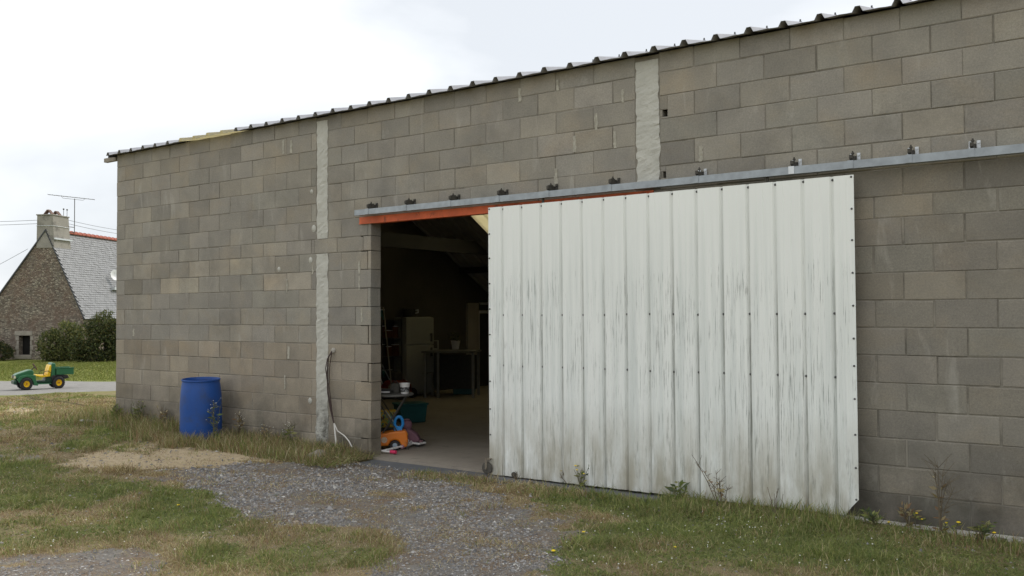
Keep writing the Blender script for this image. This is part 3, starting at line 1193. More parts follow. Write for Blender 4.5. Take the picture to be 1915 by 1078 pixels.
def stone_mat():
    m, t, b = new_mat('rubble_stone')
    oc = N(t, 'ShaderNodeTexCoord').outputs['Object']
    mp_ = N(t, 'ShaderNodeMapping')
    mp_.inputs['Scale'].default_value = (1.0, 1.0, 1.9)
    t.links.new(oc, mp_.inputs[0])
    vo = N(t, 'ShaderNodeTexVoronoi', Scale=8.5, Randomness=1.0)
    t.links.new(mp_.outputs[0], vo.inputs['Vector'])
    bw_ = N(t, 'ShaderNodeRGBToBW')
    t.links.new(vo.outputs['Color'], bw_.inputs[0])
    c = ramp(t, bw_.outputs[0], 0.1, 0.9, (0.12, 0.10, 0.085), (0.42, 0.37, 0.30))
    c = mixc(t, ramp(t, noise(t, 1.1, 5, 0.65, vec=oc), 0.4, 0.62, (0, 0, 0), (0.6, 0.6, 0.6)), c, (0.22, 0.13, 0.095))
    ed = N(t, 'ShaderNodeTexVoronoi', Scale=8.5, Randomness=1.0, feature='DISTANCE_TO_EDGE')
    t.links.new(mp_.outputs[0], ed.inputs['Vector'])
    c = mixc(t, ramp(t, ed.outputs['Distance'], 0.02, 0.10, (0.55, 0.55, 0.55), (0, 0, 0)), c, (0.16, 0.135, 0.11))
    c = mixc(t, 1.0, c, ramp(t, noise(t, 24, 4, 0.8, vec=oc), 0.3, 0.7, (0.55, 0.55, 0.55), (1.35, 1.35, 1.35)), 'MULTIPLY')
    t.links.new(c, b.inputs['Base Color'])
    b.inputs['Roughness'].default_value = 0.95
    bump(t, b, mathn(t, 'MINIMUM', ed.outputs['Distance'], 0.12), 0.9, 0.25)
    return m


M['stone'] = stone_mat()
M['slate'] = worn('grey_slate', (0.205, 0.205, 0.205), 0.34, 0, 0.30, 3.5, (0.13, 0.13, 0.12), (0.58, 0.72), 0.2, 30, 0.8)
M['render'] = worn('grey_render', (0.30, 0.28, 0.25), 0.9, 0, 0.22, 1.6, (0.15, 0.14, 0.125), (0.52, 0.68), 0.2, 20)
M['terracotta'] = worn('terracotta', (0.36, 0.11, 0.075), 0.8, 0, 0.25, 6, bs=0.1)
M['granite'] = worn('granite', (0.30, 0.27, 0.23), 0.9, 0, 0.3, 5, bs=0.3, bscale=30)
M['black'] = worn('dark_void', (0.012, 0.011, 0.010), 0.9, bs=0)

LEN = 11.0
WX0, WX1, WZ0, WZ1 = -1.22, -0.70, None, None
wp0, wp1 = at(36, 664, HD), at(58, 628, HD)
WZ0, WZ1 = wp0[2] - HZ, wp1[2] - HZ
WX0 = float((wp0[:2] - apex[:2]) @ e_l[:2])
WX1 = float((wp1[:2] - apex[:2]) @ e_l[:2])


_pl = at(0, 545, HD)
KL = (apex[2] - _pl[2]) / abs(float((_pl[:2] - apex[:2]) @ e_l[:2]))


def edge_z(x):
    return AZ - (AZ - EZ) * x / XR if x > 0 else AZ + KL * x


gb = MB()
EZL = edge_z(XL)


def wall_piece(pts):
    gb.prism(pts, 0.0, 0.5, 'y')


wall_piece([(XL, -0.4), (WX0, -0.4), (WX0, edge_z(WX0)), (XL, EZL)])
wall_piece([(WX0, -0.4), (WX1, -0.4), (WX1, WZ0), (WX0, WZ0)])
wall_piece([(WX0, WZ1), (WX1, WZ1), (WX1, edge_z(WX1)), (WX0, edge_z(WX0))])
wall_piece([(WX1, -0.4), (XR, -0.4), (XR, EZ), (0, AZ), (WX1, edge_z(WX1))])
gable = gb.build('gable_wall', M['stone'], house)
sw_ = MB()
sw_.box(XR - 0.5, XR - 0.003, 0.5, LEN, -0.4, EZ - 0.05)
sw_.box(XL + .003, XL + 0.5, 0.5, LEN, -0.4, EZL - 0.05)
sw_.build('side_wall', M['stone'], house)
wn_ = MB()
wn_.box(WX0 - 0.22, WX1 + 0.12, -0.03, 0.30, WZ1 + 0.002, WZ1 + 0.22)
wn_.box(WX0 - 0.22, WX1 + 0.10, -0.05, 0.30, WZ0 - 0.20, WZ0 - 0.002)
for k in range(4):
    h = (WZ1 - WZ0) / 4
    o_ = 0.06 * (k % 2)
    wn_.box(WX0 - 0.12 - o_, WX0 - 0.002, -0.02, 0.25, WZ0 + k * h + .01, WZ0 + (k + 1) * h - .01)
    wn_.box(WX1 + 0.002, WX1 + 0.10 + o_, -0.02, 0.25, WZ0 + k * h + .01, WZ0 + (k + 1) * h - .01)
win = wn_.build('window_surround', M['granite'], house, bevel=0.015)
wd = MB()
wd.box(WX0 + .001, WX1 - .001, 0.30, 0.34, WZ0 + .001, WZ1 - .001)
wd.build('window', M['black'], win)

# slate courses on the right-hand slope, each slate slightly uneven
rl = math.hypot(XR + 0.12, (AZ - EZ) * (XR + 0.12) / XR)
ux, uz = XR / math.hypot(XR, AZ - EZ), -(AZ - EZ) / math.hypot(XR, AZ - EZ)
rr = np.random.default_rng(5)
V, T, Cc = [], [], []
ns, ncol = int(rl / 0.125), int((LEN + 0.1) / 0.21)
bu = MB()
nrm = (-uz, ux)
for i in range(ns):
    s0, s1 = i * 0.125, (i + 1) * 0.125 + 0.035
    for j in range(ncol):
        y0 = -0.08 + (j + 0.5 * (i % 2)) * 0.21
        t0, t1 = 0.012 + rr.random() * 0.006, 0.030 + rr.random() * 0.012
        a, b_ = y0 + 0.005, y0 + 0.205
        p = []
        for s_, h_ in ((s0, t0), (s1, t1)):
            hh = h_ + rr.normal() * 0.002
            for y in (a, b_):
                p.append((ux * s_ + nrm[0] * hh, y, AZ + 0.03 + uz * s_ + nrm[1] * hh))
        lo = [(ux * s1 + nrm[0] * (t1 - .018), y, AZ + 0.03 + uz * s1 + nrm[1] * (t1 - .018)) for y in (a, b_)]
        bu.add(p + lo, [(0, 1, 3, 2), (2, 3, 5, 4)])
sl_ = bu.build('roof_slates', M['slate'], house, kind='stuff')
rb = MB()
rb.prism([(0, AZ + 0.02), (ux * rl, AZ + 0.02 + uz * rl), (ux * rl - .03, AZ - 0.02 + uz * rl), (0, AZ - 0.06), (XL - 0.12, edge_z(XL) - 0.22), (XL - 0.15, edge_z(XL) - 0.13)], -0.07, LEN, 'y')
rf = rb.build('roof', worn('dark_slate_deck', (0.065, 0.068, 0.075), 0.6, 0, 0.3, 4, bs=0.2), house)
for j in range(20):
    y = 1.36 + j * 0.40
    rt_ = MB()
    rt_.prism([(0.15 * math.cos(a), AZ - 0.02 + 0.13 * math.sin(a)) for a in np.linspace(-0.2, math.pi + .2, 9)], y, y + 0.385, 'y')
    rt_.prism([(0.165 * math.cos(a), AZ - 0.02 + 0.15 * math.sin(a)) for a in np.linspace(-0.2, math.pi + .2, 9)], y + 0.34, y + 0.398, 'y')
    rt_.build('ridge_tile', M['terracotta'], rf)
# chimney
ch = MB()
CZ0, CZ1 = AZ - 0.9, at(97, 403, HD)[2] - HZ
cx0, cx1, cy1 = -0.46, 0.36, 1.32
tap = 0.04
v = [(cx0 - .02, -0.03, CZ0), (cx1 + .10, -0.03, CZ0), (cx1 + .10, cy1 + .06, CZ0), (cx0 - .02, cy1 + .06, CZ0),
     (cx0, -0.02, CZ1), (cx1, -0.02, CZ1), (cx1, cy1, CZ1), (cx0, cy1, CZ1)]
ch.add(v, [(0, 3, 2, 1), (4, 5, 6, 7), (0, 1, 5, 4), (1, 2, 6, 5), (2, 3, 7, 6), (3, 0, 4, 7)])
ch.box(cx0 - 0.035, cx1 + 0.035, -0.055, cy1 + 0.035, CZ1 + 0.002, CZ1 + 0.06)
chm = ch.build('chimney', M['render'], house, bevel=0.01)
for y in (0.15, 0.80):
    cp = MB()
    for sgn in (-1, 1):
        cp.bar((-0.05 + sgn * 0.20, y + .15, CZ1 + 0.07), (-0.05 + sgn * 0.01, y + .15, CZ1 + 0.30), 0.24, 0.05)
    cp.build('chimney_cap', worn('dark_clay', (0.16, 0.10, 0.08), 0.85, 0, 0.3, 5), chm)
bd = MB()
bd.tube([(cx0 - .03, -0.05, CZ1 - 0.52), (cx1 + .05, -0.05, CZ1 - 0.52), (cx1 + .06, cy1 + .05, CZ1 - 0.52)], 0.012, 6)
bd.build('chimney_strap', M['galv_light'], chm)
# flashing
fs = MB()
fs.box(cx1 + 0.10, cx1 + 0.16, -0.06, cy1 + 0.1, CZ0 + 0.42, CZ0 + 0.50)
fs.build('flashing', M['galv_light'], chm)
# aerial
an = MB()
mx_, my_ = cx1 + 0.12, cy1 + 0.32
MZ1 = at(130, 364, HD)[2] - HZ
an.tube([(mx_, my_, CZ1 - 0.75), (mx_, my_, MZ1)], 0.018, 6)
an.bar((mx_ - .1, cy1 - .05, CZ1 - 0.45), (mx_, my_, CZ1 - 0.45), 0.03)
an.bar((mx_ - .1, cy1 - .05, CZ1 - 0.72), (mx_, my_, CZ1 - 0.72), 0.03)
ant = an.build('television_aerial', M['dark_steel'], house)
bm_ = MB()
d1 = Vector((0.92, 0.38, -0.09))
c0 = Vector((mx_, my_, MZ1 + .06))
bm_.tube([c0 - d1 * 1.25, c0 + d1 * 0.95], 0.014, 5)
bm_.tube([c0 - d1 * 0.62 + Vector((0, 0, -.02)), c0 - d1 * 0.55 - Vector((0, 0, .10)), c0 + d1 * 0.40 - Vector((0, 0, .10)), c0 + d1 * 0.47 + Vector((0, 0, -.02))], 0.009, 5)
for q in np.linspace(-1.2, 0.9, 11):
    p = c0 + d1 * q
    bm_.tube([p + Vector((-.10, .26, 0)), p + Vector((.10, -.26, 0))], 0.005, 4)
bm_.build('aerial_boom', M['dark_steel'], ant)
pt = MB()
pt.lathe([(0.07, AZ), (0.085, AZ + 0.55), (0.10, AZ + .58), (0.07, AZ + .58)], 10, (0.02, 1.45, 0))
pt.build('vent_pot', M['terracotta'], house, smooth=True)
hk = MB()
for q in (1.25, 1.55):
    hk.tube([(0.0, q, AZ + .7), (0.10, q + .05, AZ + 0.86), (0.10, q + .05, AZ + 1.12)], 0.012, 5)
    hk.lathe([(0.02, AZ + 1.12), (0.05, AZ + 1.16), (0.02, AZ + 1.20)], 8, (0.10, q + .05, 0))
hk.build('wire_insulator', M['dark_steel'], house)


def on_slope(px, py):
    """point of the right-hand roof slope seen at a photo pixel, in the house frame"""
    d = ray(px, py)
    o = CAM - np.array([apex[0], apex[1], HZ])
    L = lambda w: np.array([w[:2] @ e_l[:2], w[:2] @ e_d[:2], w[2]])
    ol, dl = L(o), L(d)
    n = np.array([-uz, 0, ux])
    p0 = np.array([0, 0, AZ + 0.05])
    s_ = ((p0 - ol) @ n) / (dl @ n)
    return ol + dl * s_


p = on_slope(206, 523)
ds = MB()
ds.lathe([(0.02, 0.10), (0.16, 0.075), (0.27, 0.02), (0.30, -0.02), (0.29, -0.02), (0.15, 0.05), (0.02, 0.07)], 18, (0, 0, 0), 'z')
dish = ds.build('satellite_dish', worn('white_dish', (0.72, 0.72, 0.72), 0.4, bs=0), house, smooth=True)
dish.location = p + np.array([0.30, 0, 0.22])
dish.rotation_euler = (R(0), R(-105), R(-28))
p = on_slope(212, 541)
dr = MB()
dr.box(p[0] - .3, p[0] + 0.22, p[1] - .25, p[1] + 0.6, p[2] - 0.05, p[2] + 0.10)
dr.build('roof_vent', M['galv_light'], house)

# overhead wires
wm = worn('black_wire', (0.10, 0.10, 0.105), 0.6, bs=0)
hw = apex + e_d * 1.5


def wire(a, b, sag, label, r=0.011):
    a, b = np.array(a), np.array(b)
    pts = [a + (b - a) * q + np.array([0, 0, -sag * 4 * q * (1 - q)]) for q in np.linspace(0, 1, 15)]
    tag(MB().tube(pts, r, 5).build('overhead_wire', wm), label, 'wire', 'wires strung to the farmhouse')


wl_ = apex + e_d * 1.4
for dz, far_z, lab in ((0.0, 414, 'upper overhead wire running to the farmhouse chimney'), (-0.18, 420, 'lower overhead wire running to the farmhouse chimney')):
    z0 = at(118, 410, HD + 1.5)[2] + dz
    A = np.array([wl_[0], wl_[1], z0])
    wire(at(-420, 402 - dz * 30, 62), A, 0.35, lab)
    wire(A, at(330, 436 - dz * 40, 78), 0.30, lab.replace('running to the farmhouse chimney', 'passing above the red ridge tiles'))
wire(at(-420, 690, 52), at(52, 466, 50), 0.3, 'slack wire slanting down left of the stone gable')


# ------------------------------------------------------------------ foliage
def leaf_mat(name, trans=0.35, rough=0.6):
    m, t, b = new_mat(name)
    a = N(t, 'ShaderNodeAttribute', attribute_name='tint').outputs['Color']
    t.links.new(a, b.inputs['Base Color'])
    b.inputs['Roughness'].default_value = rough
    b.inputs['Specular IOR Level'].default_value = 0.25
    tr = N(t, 'ShaderNodeBsdfTranslucent')
    t.links.new(mixc(t, 1.0, a, (1.15, 1.2, 0.75), 'MULTIPLY'), tr.inputs['Color'])
    ms = N(t, 'ShaderNodeMixShader')
    ms.inputs[0].default_value = trans
    t.links.new(b.outputs[0], ms.inputs[1])
    t.links.new(tr.outputs[0], ms.inputs[2])
    t.links.new(ms.outputs[0], t.nodes['Material Output'].inputs[0])
    return m


M['leaf'] = leaf_mat('living_leaf')
M['grass'] = leaf_mat('grass_blade', 0.3, 0.7)


def leaf_cloud(n, lobes, size, cols, seed):
    """n leaf-sized diamonds spread through and over a set of lobes (cx,cy,cz,rx,ry,rz)"""
    r = np.random.default_rng(seed)
    L = np.array(lobes)
    w = (L[:, 3] * L[:, 5]) ** 1.0
    k = r.choice(len(L), n, p=w / w.sum())
    d = r.normal(size=(n, 3))
    d /= np.linalg.norm(d, axis=1)[:, None]
    rad = np.clip(1 - np.abs(r.normal(size=n)) * 0.22, 0.2, 1.15)
    c = L[k, :3] + d * L[k, 3:] * rad[:, None]
    c += r.normal(size=(n, 3)) * 0.05
    c[:, 2] = np.maximum(c[:, 2], 0.03)
    keep = fbm(c[:, 0] * 2.4 + c[:, 1] * 1.7, c[:, 2] * 2.4, seed) > 0.36
    c, d = c[keep], d[keep]
    n = len(c)
    a = r.normal(size=(n, 3)) + d * 0.5 + np.array([0, 0, 0.5])
    a /= np.linalg.norm(a, axis=1)[:, None]
    b_ = np.cross(a, r.normal(size=(n, 3)))
    b_ /= np.linalg.norm(b_, axis=1)[:, None]
    s = size * (0.6 + 0.8 * r.random(n))[:, None]
    V = np.stack([c - a * s, c + b_ * s * 0.45, c + a * s, c - b_ * s * 0.45], 1).reshape(-1, 3)
    Q = np.arange(n * 4).reshape(n, 4)
    C0 = np.array(cols)
    col = C0[r.integers(len(C0), size=n)] * (0.7 + 0.6 * r.random(n))[:, None]
    return V, Q, np.repeat(col, 4, 0)


def shrub(px, base_py, depth, lobes, n, size, cols, label, seed):
    b_ = at(px, base_py, depth)
    g_ = float(ground_z(b_[0], b_[1]))
    t_ = thing('shrub', label, 'shrub', (b_[0], b_[1], g_), math.atan2(r0[1], r0[0]))
    V, Q, c = leaf_cloud(n, lobes, size, cols, seed)
    fast_mesh('foliage', V, Q, M['leaf'], c, t_)
    st = MB()
    r = random.Random(seed)
    for l in lobes:
        st.tube([(l[0] * .3, l[1] * .3, -0.05), (l[0] * .7 + r.uniform(-.1, .1), l[1] * .7, l[2] * .55), (l[0], l[1], l[2])], 0.05, 6, 0.012)
        for q in range(4):
            a = r.uniform(0, 6.28)
            st.tube([(l[0] * .8, l[1] * .8, l[2] * .7), (l[0] + math.cos(a) * l[3] * .6, l[1] + math.sin(a) * l[4] * .6, l[2] + l[5] * r.uniform(-.2, .6))], 0.02, 5, 0.006)
    st.build('stem', M['wood'], t_)


LIGHTG = [(0.16, 0.16, 0.06), (0.12, 0.14, 0.05), (0.20, 0.19, 0.085), (0.09, 0.115, 0.045)]
DARKG = [(0.05, 0.065, 0.028), (0.075, 0.085, 0.035), (0.035, 0.05, 0.025), (0.12, 0.105, 0.04)]
shrub(118, 672, 43.2, [(-.55, 0, .75, .62, .6, .75), (.1, .1, 1.0, .8, .7, .95), (.65, 0, .8, .6, .6, .8), (-.1, -.3, .45, 1.0, .5, .5)], 11000, 0.055, LIGHTG + DARKG[:1],
      'pale green loose shrub against the stone gable', 31)
shrub(188, 674, 42.0, [(-.45, 0, .95, .75, .7, .95), (.25, 0, 1.35, .85, .8, 1.0), (.8, .1, 1.0, .8, .7, 1.05), (-.85, -.2, .55, .5, .5, .55), (.1, -.4, .6, 1.1, .5, .6)], 17000, 0.055, DARKG + LIGHTG[1:2],
      'dark green dense shrub beside the barn corner', 32)
shrub(-2, 671, 44.0, [(-.2, 0, .45, .75, .5, .5), (.35, 0, .3, .45, .4, .35), (-.5, .1, .6, .5, .4, .6)], 6000, 0.05, DARKG,
      'low dark shrub at the left end of the stone gable', 33)

# ------------------------------------------------------------------ child's ride-on truck on the drive
M['green_plastic'] = worn('green_plastic', (0.028, 0.135, 0.058), 0.38, 0, 0.10, 8, bs=0, spec=0.5)
M['dark_green'] = worn('dark_green_plastic', (0.020, 0.060, 0.035), 0.45, 0, 0.15, 8, bs=0)
M['yellow_plastic'] = worn('yellow_plastic', (0.86, 0.55, 0.02), 0.4, 0, 0.06, 8, bs=0)
M['black_plastic'] = worn('black_plastic', (0.022, 0.021, 0.021), 0.55, 0, 0.15, 20, bs=0.05)
fa_, ra_ = gnd(51, 730), gnd(115, 727.5)
TX = gnd(72, 728)
hd = fa_ - ra_
truck = thing('ride_on_toy_truck', 'green toy truck with yellow seat and yellow wheel hubs', 'toy truck', TX, math.atan2(hd[1], hd[0]) + R(9))
truck.scale = (0.85, 0.97, 0.98)


def T(mb, name, mat, par=None, **k):
    return mb.build(name, mat, par or truck, **k)


T(MB().prism([(-.52, .14), (.40, .14), (.42, .22), (.20, .25), (.12, .18), (-.10, .18), (-.16, .28), (-.52, .28)], -.17, .17), 'chassis', M['dark_green'], bevel=.01)
hood = T(MB().prism([(.53, .25), (.55, .315), (.50, .345), (.24, .42), (.16, .42), (.13, .36), (.15, .26)], -.165, .165), 'hood', M['green_plastic'], bevel=.018)
T(MB().box(.535, .556, -.15, .15, .255, .312), 'grille', M['black_plastic'], hood)
for s_ in (-1, 1):
    T(MB().box(.525, .562, s_ * .145 - .02, s_ * .145 + .02, .255, .305), 'headlight', worn('cream_lens', (.7, .65, .45), .3, bs=0), hood)
T(MB().prism([(.50, .12), (.57, .13), (.57, .205), (.50, .20)], -.19, .19), 'bumper', M['dark_green'], bevel=.012)
for s_ in (-1, 1):
    arc = [(.31 + .155 * math.cos(a), .125 + .155 * math.sin(a)) for a in np.linspace(R(15), R(175), 9)]
    outer = [(.31 + .19 * math.cos(a), .125 + .185 * math.sin(a)) for a in np.linspace(R(180), R(12), 9)]
    y0, y1 = sorted((s_ * .155, s_ * .275))
    T(MB().prism([(.465, .165)] + arc + [(.155, .10), (.06, .09), (.06, .12), (.10, .20), (.12, .31)] + [(.30, .325), (.44, .30), (.50, .23)], y0, y1), 'front_fender', M['green_plastic'], bevel=.012)
    T(MB().prism([(-.17 - .31 - .15, .23)] + [(-.40 + .15 * math.cos(a), .13 + .15 * math.sin(a)) for a in np.linspace(R(150), R(20), 7)] + [(-.24, .24), (-.26, .29), (-.60, .29)], y0 * 0.98, y1 * 0.98), 'rear_fender', M['black_plastic'], bevel=.01)
T(MB().box(-.24, .08, -.25, .25, .115, .135), 'floor_board', M['green_plastic'], bevel=.008)
seat = T(MB().prism([(.10, .29), (.10, .315), (-.02, .30), (-.16, .305), (-.215, .33), (-.23, .27), (-.05, .255)], -.20, .20), 'seat', M['yellow_plastic'], bevel=.02)
for s_ in (-1, 1):
    y0, y1 = sorted((s_ * .01, s_ * .205))
    T(MB().prism([(-.15, .31), (-.205, .50), (-.235, .515), (-.255, .50), (-.225, .29)], y0, y1), 'backrest', M['yellow_plastic'], seat, bevel=.03)
    T(MB().tube([(-.08, s_ * .225, .29), (-.06, s_ * .23, .345), (-.10, s_ * .23, .385), (-.17, s_ * .23, .39), (-.22, s_ * .225, .35)], .008, 6), 'armrest', M['black_plastic'], seat)
T(MB().prism([(-.245, .20), (-.235, .50), (-.25, .555), (-.335, .55), (-.345, .20)], -.215, .215), 'rear_panel', M['green_plastic'], bevel=.02)
bed = MB()
bed.box(-.74, -.352, -.235, .235, .30, .315)
bed.box(-.74, -.352, -.235, -.215, .3152, .435)
bed.box(-.74, -.352, .215, .235, .3152, .435)
bed.box(-.74, -.725, -.2148, .2148, .3152, .435)
bed.box(-.367, -.352, -.2148, .2148, .3152, .435)
bed.box(-.75, -.345, .2152, .245, .4352, .45)
bed.box(-.75, -.345, -.245, -.2152, .4352, .45)
T(bed, 'cargo_bed', M['green_plastic'], bevel=.004)
stw = MB()
stw.tube([(.20, 0, .38), (.09, 0, .475)], .012, 6)
stc = T(stw, 'steering_column', M['black_plastic'])
ring = []
for a in np.linspace(0, 2 * math.pi, 17):
    u = Vector((.55, 0, .83)).normalized()
    ring.append(Vector((.085, 0, .48)) + u * (.075 * math.cos(a)) + Vector((0, 1, 0)) * (.075 * math.sin(a)))
swm = MB().tube(ring, .010, 6)
swm.tube([ring[4], ring[12]], .009, 5)
T(swm, 'steering_wheel', worn('brown_plastic', (.07, .03, .02), .5, bs=0), stc)
for (x, s_, steer) in ((.31, 1, 0), (.31, -1, 0), (-.40, 1, 0), (-.40, -1, 0)):
    r_, w_ = .138, .11
    ty = MB()
    ty.lathe([(.068, -w_ / 2), (.115, -w_ / 2), (.134, -w_ / 2 + .018), (r_, 0), (.134, w_ / 2 - .018), (.115, w_ / 2), (.068, w_ / 2), (.066, 0), (.068, -w_ / 2)], 28, (0, 0, 0), 'y', caps=False)
    for q in range(18):
        a = 2 * math.pi * q / 18
        cx, cz = .135 * math.cos(a), .135 * math.sin(a)
        for sg in (-1, 1):
            ty.bar((cx, sg * .008, cz), (cx * 0.93, sg * .05, cz * 0.93), .018, .014)
    wl1 = T(ty, 'wheel', M['black_plastic'])
    wl1.location = (x, s_ * .235, .137)
    rm = MB()
    sg = s_
    rm.lathe([(.004, sg * .030), (.020, sg * .034), (.035, sg * .020), (.058, sg * .022), (.071, sg * .048), (.072, sg * .02), (.06, -sg * .02), (.004, -sg * .02)], 24, (0, 0, 0), 'y')
    T(rm, 'rim', M['yellow_plastic'], wl1, smooth=True)
    hb = MB().lathe([(.016, sg * .030), (.014, sg * .044), (.002, sg * .046)], 10, (0, 0, 0), 'y')
    T(hb, 'hub_cap', worn('red_cap', (.35, .07, .03), .5, bs=0), wl1)

# ------------------------------------------------------------------ blue barrel
bp = on_plane(376, 812, -0.32)
barrel = thing('blue_barrel', 'open blue plastic barrel standing by the block wall', 'barrel', (bp[0], -0.32, float(ground_z(bp[0], -.32)) - 0.035), (R(1.5), R(1.8), 0))
bprof = [(.210, 0.0), (.228, .012), (.232, .05), (.240, .11), (.241, .25), (.238, .33), (.240, .42), (.234, .56), (.222, .68), (.213, .722), (.213, .735), (.219, .738), (.219, .752), (.210, .752), (.203, .73), (.205, .70),
         (.222, .62), (.230, .30), (.215, .05), (.01, .045)]
M['blue_plastic'] = worn('blue_plastic', (0.012, 0.070, 0.29), 0.5, 0, 0.14, 3, (0.035, 0.055, 0.12), (0.5, 0.72), 0.04, 8)
MB().lathe(bprof, 36).build('barrel_shell', M['blue_plastic'], barrel, smooth=True)
MB().lathe([(.2195, .739), (.2215, .742), (.2215, .753), (.2185, .758), (.2115, .758), (.2095, .753)], 36, caps=False).build('barrel_rim', M['blue_plastic'], barrel, smooth=True)

# ------------------------------------------------------------------ cables and pipe on the cement strip
cm = worn('brown_cable', (0.055, 0.035, 0.03), 0.7, bs=0)
wc_ = worn('white_cable', (0.62, 0.60, 0.56), 0.6, bs=0)
cab = thing('hanging_cable', 'brown cable bundle hanging from the wall box beside the pale strip', 'cable', on_plane(622, 656, -0.02))
c0 = np.array(cab.location)


def P(px, py, y):
    return on_plane(px, py, y) - c0


MB().tube([P(622, 656, -.02), P(614, 668, -.05), P(612, 700, -.04), P(613, 735, -.04), P(618, 765, -.04), P(624, 790, -.04)], .008, 7).build('cable', cm, cab, smooth=True)
MB().tube([P(622, 657, -.02), P(612, 672, -.07), P(609, 690, -.07), P(611, 706, -.05), P(615, 740, -.05), P(622, 775, -.05), P(625, 795, -.045)], .005, 6).build('cable', cm, cab, smooth=True)
MB().tube([P(621, 656, -.02), P(617, 680, -.03), P(615, 720, -.03), P(621, 770, -.035)], .005, 5).build('cable', cm, cab, smooth=True)
bx_ = MB()
bx_.lathe([(.02, 0), (.032, -.006), (.024, -.022), (.008, -.026)], 9, (0, .018, 0), 'y')
bx_.build('wall_bung', worn('grey_plaster', (.36, .34, .3), .95), cab, smooth=True)
pp = on_plane(628, 831, -.05)
tag(MB().tube([on_plane(625, 792, -.045), on_plane(629, 834, -.06)], .009, 8).build('white_pipe', wc_), 'short white pipe end sticking out of the grass below the cables', 'pipe')
tag(MB().tube([on_plane(625, 792, -.04), on_plane(631, 806, -.05), on_plane(645, 816, -.04), on_plane(653, 826, -.04), on_plane(658, 836, -.05)], .006, 6).build('white_wire', wc_, smooth=True), 'thin white wire curling down the dark foot of the wall', 'wire')
sp_ = gnd(592, 858)
stn = MB()
stn.lathe([(.03, 0), (.12, .01), (.14, .04), (.11, .075), (.05, .09), (.01, .09)], 9)
stn.v = [(x * (1 + .2 * math.sin(3 * z * 40 + x * 30)), y * .7, z * (1 + .3 * math.sin(x * 25))) for x, y, z in stn.v]
so_ = tag(stn.build('stone', M['granite'], bevel=.01), 'pale flat stone lying in the grass before the cement strip', 'stone')
so_.location = (sp_[0], sp_[1], sp_[2] - .01)
pl0 = gnd(203, 793)
plk = tag(MB().box(-.32, .22, -.03, .03, 0, .018).build('broken_board', M['footing']), 'weathered pale board lying in the grass at the barn corner', 'board')
plk.location, plk.rotation_euler = (pl0[0], pl0[1] - .1, pl0[2] + .03), (0, R(2), R(20))

# ------------------------------------------------------------------ inside the barn
def stand(px, py, z=0.0):
    d = ray(px, py)
    p = CAM + d * (z - CAM[2]) / d[2]
    return np.array([p[0], p[1], z])


FACE = math.atan2(r0[1], r0[0])              # a thing turned so that its width runs across the view
M['white_enamel'] = worn('aged_white_enamel', (0.30, 0.30, 0.265), 0.4, 0, 0.08, 3, (0.4, 0.35, 0.25), (0.6, 0.75), 0)
M['orange'] = worn('orange_plastic', (0.72, 0.20, 0.02), 0.45, 0, 0.10, 6, (0.30, 0.10, 0.03), (0.62, 0.75), 0)
M['sky_blue'] = worn('sky_blue_plastic', (0.03, 0.27, 0.66), 0.4, 0, 0.08, 8, bs=0)
M['teal'] = worn('teal_plastic', (0.02, 0.12, 0.115), 0.5, 0, 0.12, 8, bs=0)
M['dim_leg'] = worn('dull_grey_leg', (0.20, 0.20, 0.19), 0.6, bs=0)
M['board'] = worn('dusty_table_top', (0.13, 0.125, 0.115), 0.7, 0, 0.25, 6, bs=0.1)
M['pink'] = worn('faded_pink_plastic', (0.42, 0.22, 0.26), 0.5, 0, 0.12, 9, bs=0)
M['hot_pink'] = worn('red_pink_plastic', (0.62, 0.04, 0.12), 0.45, 0, 0.1, 9, bs=0)
M['white_paint'] = worn('white_tube', (0.72, 0.70, 0.68), 0.4, 0, 0.06, 9, bs=0)

# fridge
p = stand(768, 739)
fr = thing('fridge', 'old white fridge standing in the gloom with a pot on it', 'fridge', p, FACE + R(38))
MB().box(-.30, .30, -.27, .30, .03, 1.44).build('cabinet', M['white_enamel'], fr, bevel=.02)
dd = MB().box(-.298, .298, -.335, -.275, .94, 1.43).build('freezer_door', M['white_enamel'], fr, bevel=.015)
d2 = MB().box(-.298, .298, -.335, -.275, .06, .93).build('fridge_door', M['white_enamel'], fr, bevel=.015)
MB().box(.22, .25, -.36, -.336, .99, 1.14).build('handle', M['dark_steel'], dd)
MB().box(.22, .25, -.36, -.336, .72, .88).build('handle', M['dark_steel'], d2)
pt2 = thing('cooking_pot', 'dark pot on top of the white fridge', 'pot', (p[0], p[1], 1.441))
MB().lathe([(.12, 0), (.13, .02), (.13, .15), (.135, .155), (.12, .155), (.118, .02), (.01, .015)], 18).build('pot_body', M['dark_steel'], pt2, smooth=True)
MB().tube([(.13, 0, .12), (.19, 0, .13), (.19, 0, .08), (.13, 0, .07)], .012, 6).build('handle', M['galv_light'], pt2)

# work table
p = stand(846, 742)
wtab = thing('work_table', 'tall grey work table with thin legs deep inside the barn', 'table', p, FACE + R(-8))
MB().box(-.50, .48, -.30, .35, .80, .835).build('table_top', M['board'], wtab, bevel=.004)
for x, y in ((-.44, -.26), (.43, -.26), (-.44, .30), (.43, .30), (-.20, -.262)):
    MB().box(x - .022, x + .022, y - .022, y + .022, 0, .7995).build('leg', M['dim_leg'], wtab)
MB().box(-.41, .40, .27, .29, .12, .74).build('back_panel', M['dark_steel'], wtab)
p = stand(853, 740)
tz = .836
q = at(852, 661, 17.0)
pot = thing('flower_pot', 'small white pot with a plant on the work table', 'flower pot', (q[0], q[1], tz))
MB().lathe([(.06, 0), (.085, .15), (.092, .16), (.08, .16), (.07, .13), (.01, .13)], 16).build('pot', M['white_paint'], pot, smooth=True)
V, Q, cc = leaf_cloud(60, [(0, 0, .24, .06, .06, .09)], .03, DARKG, 61)
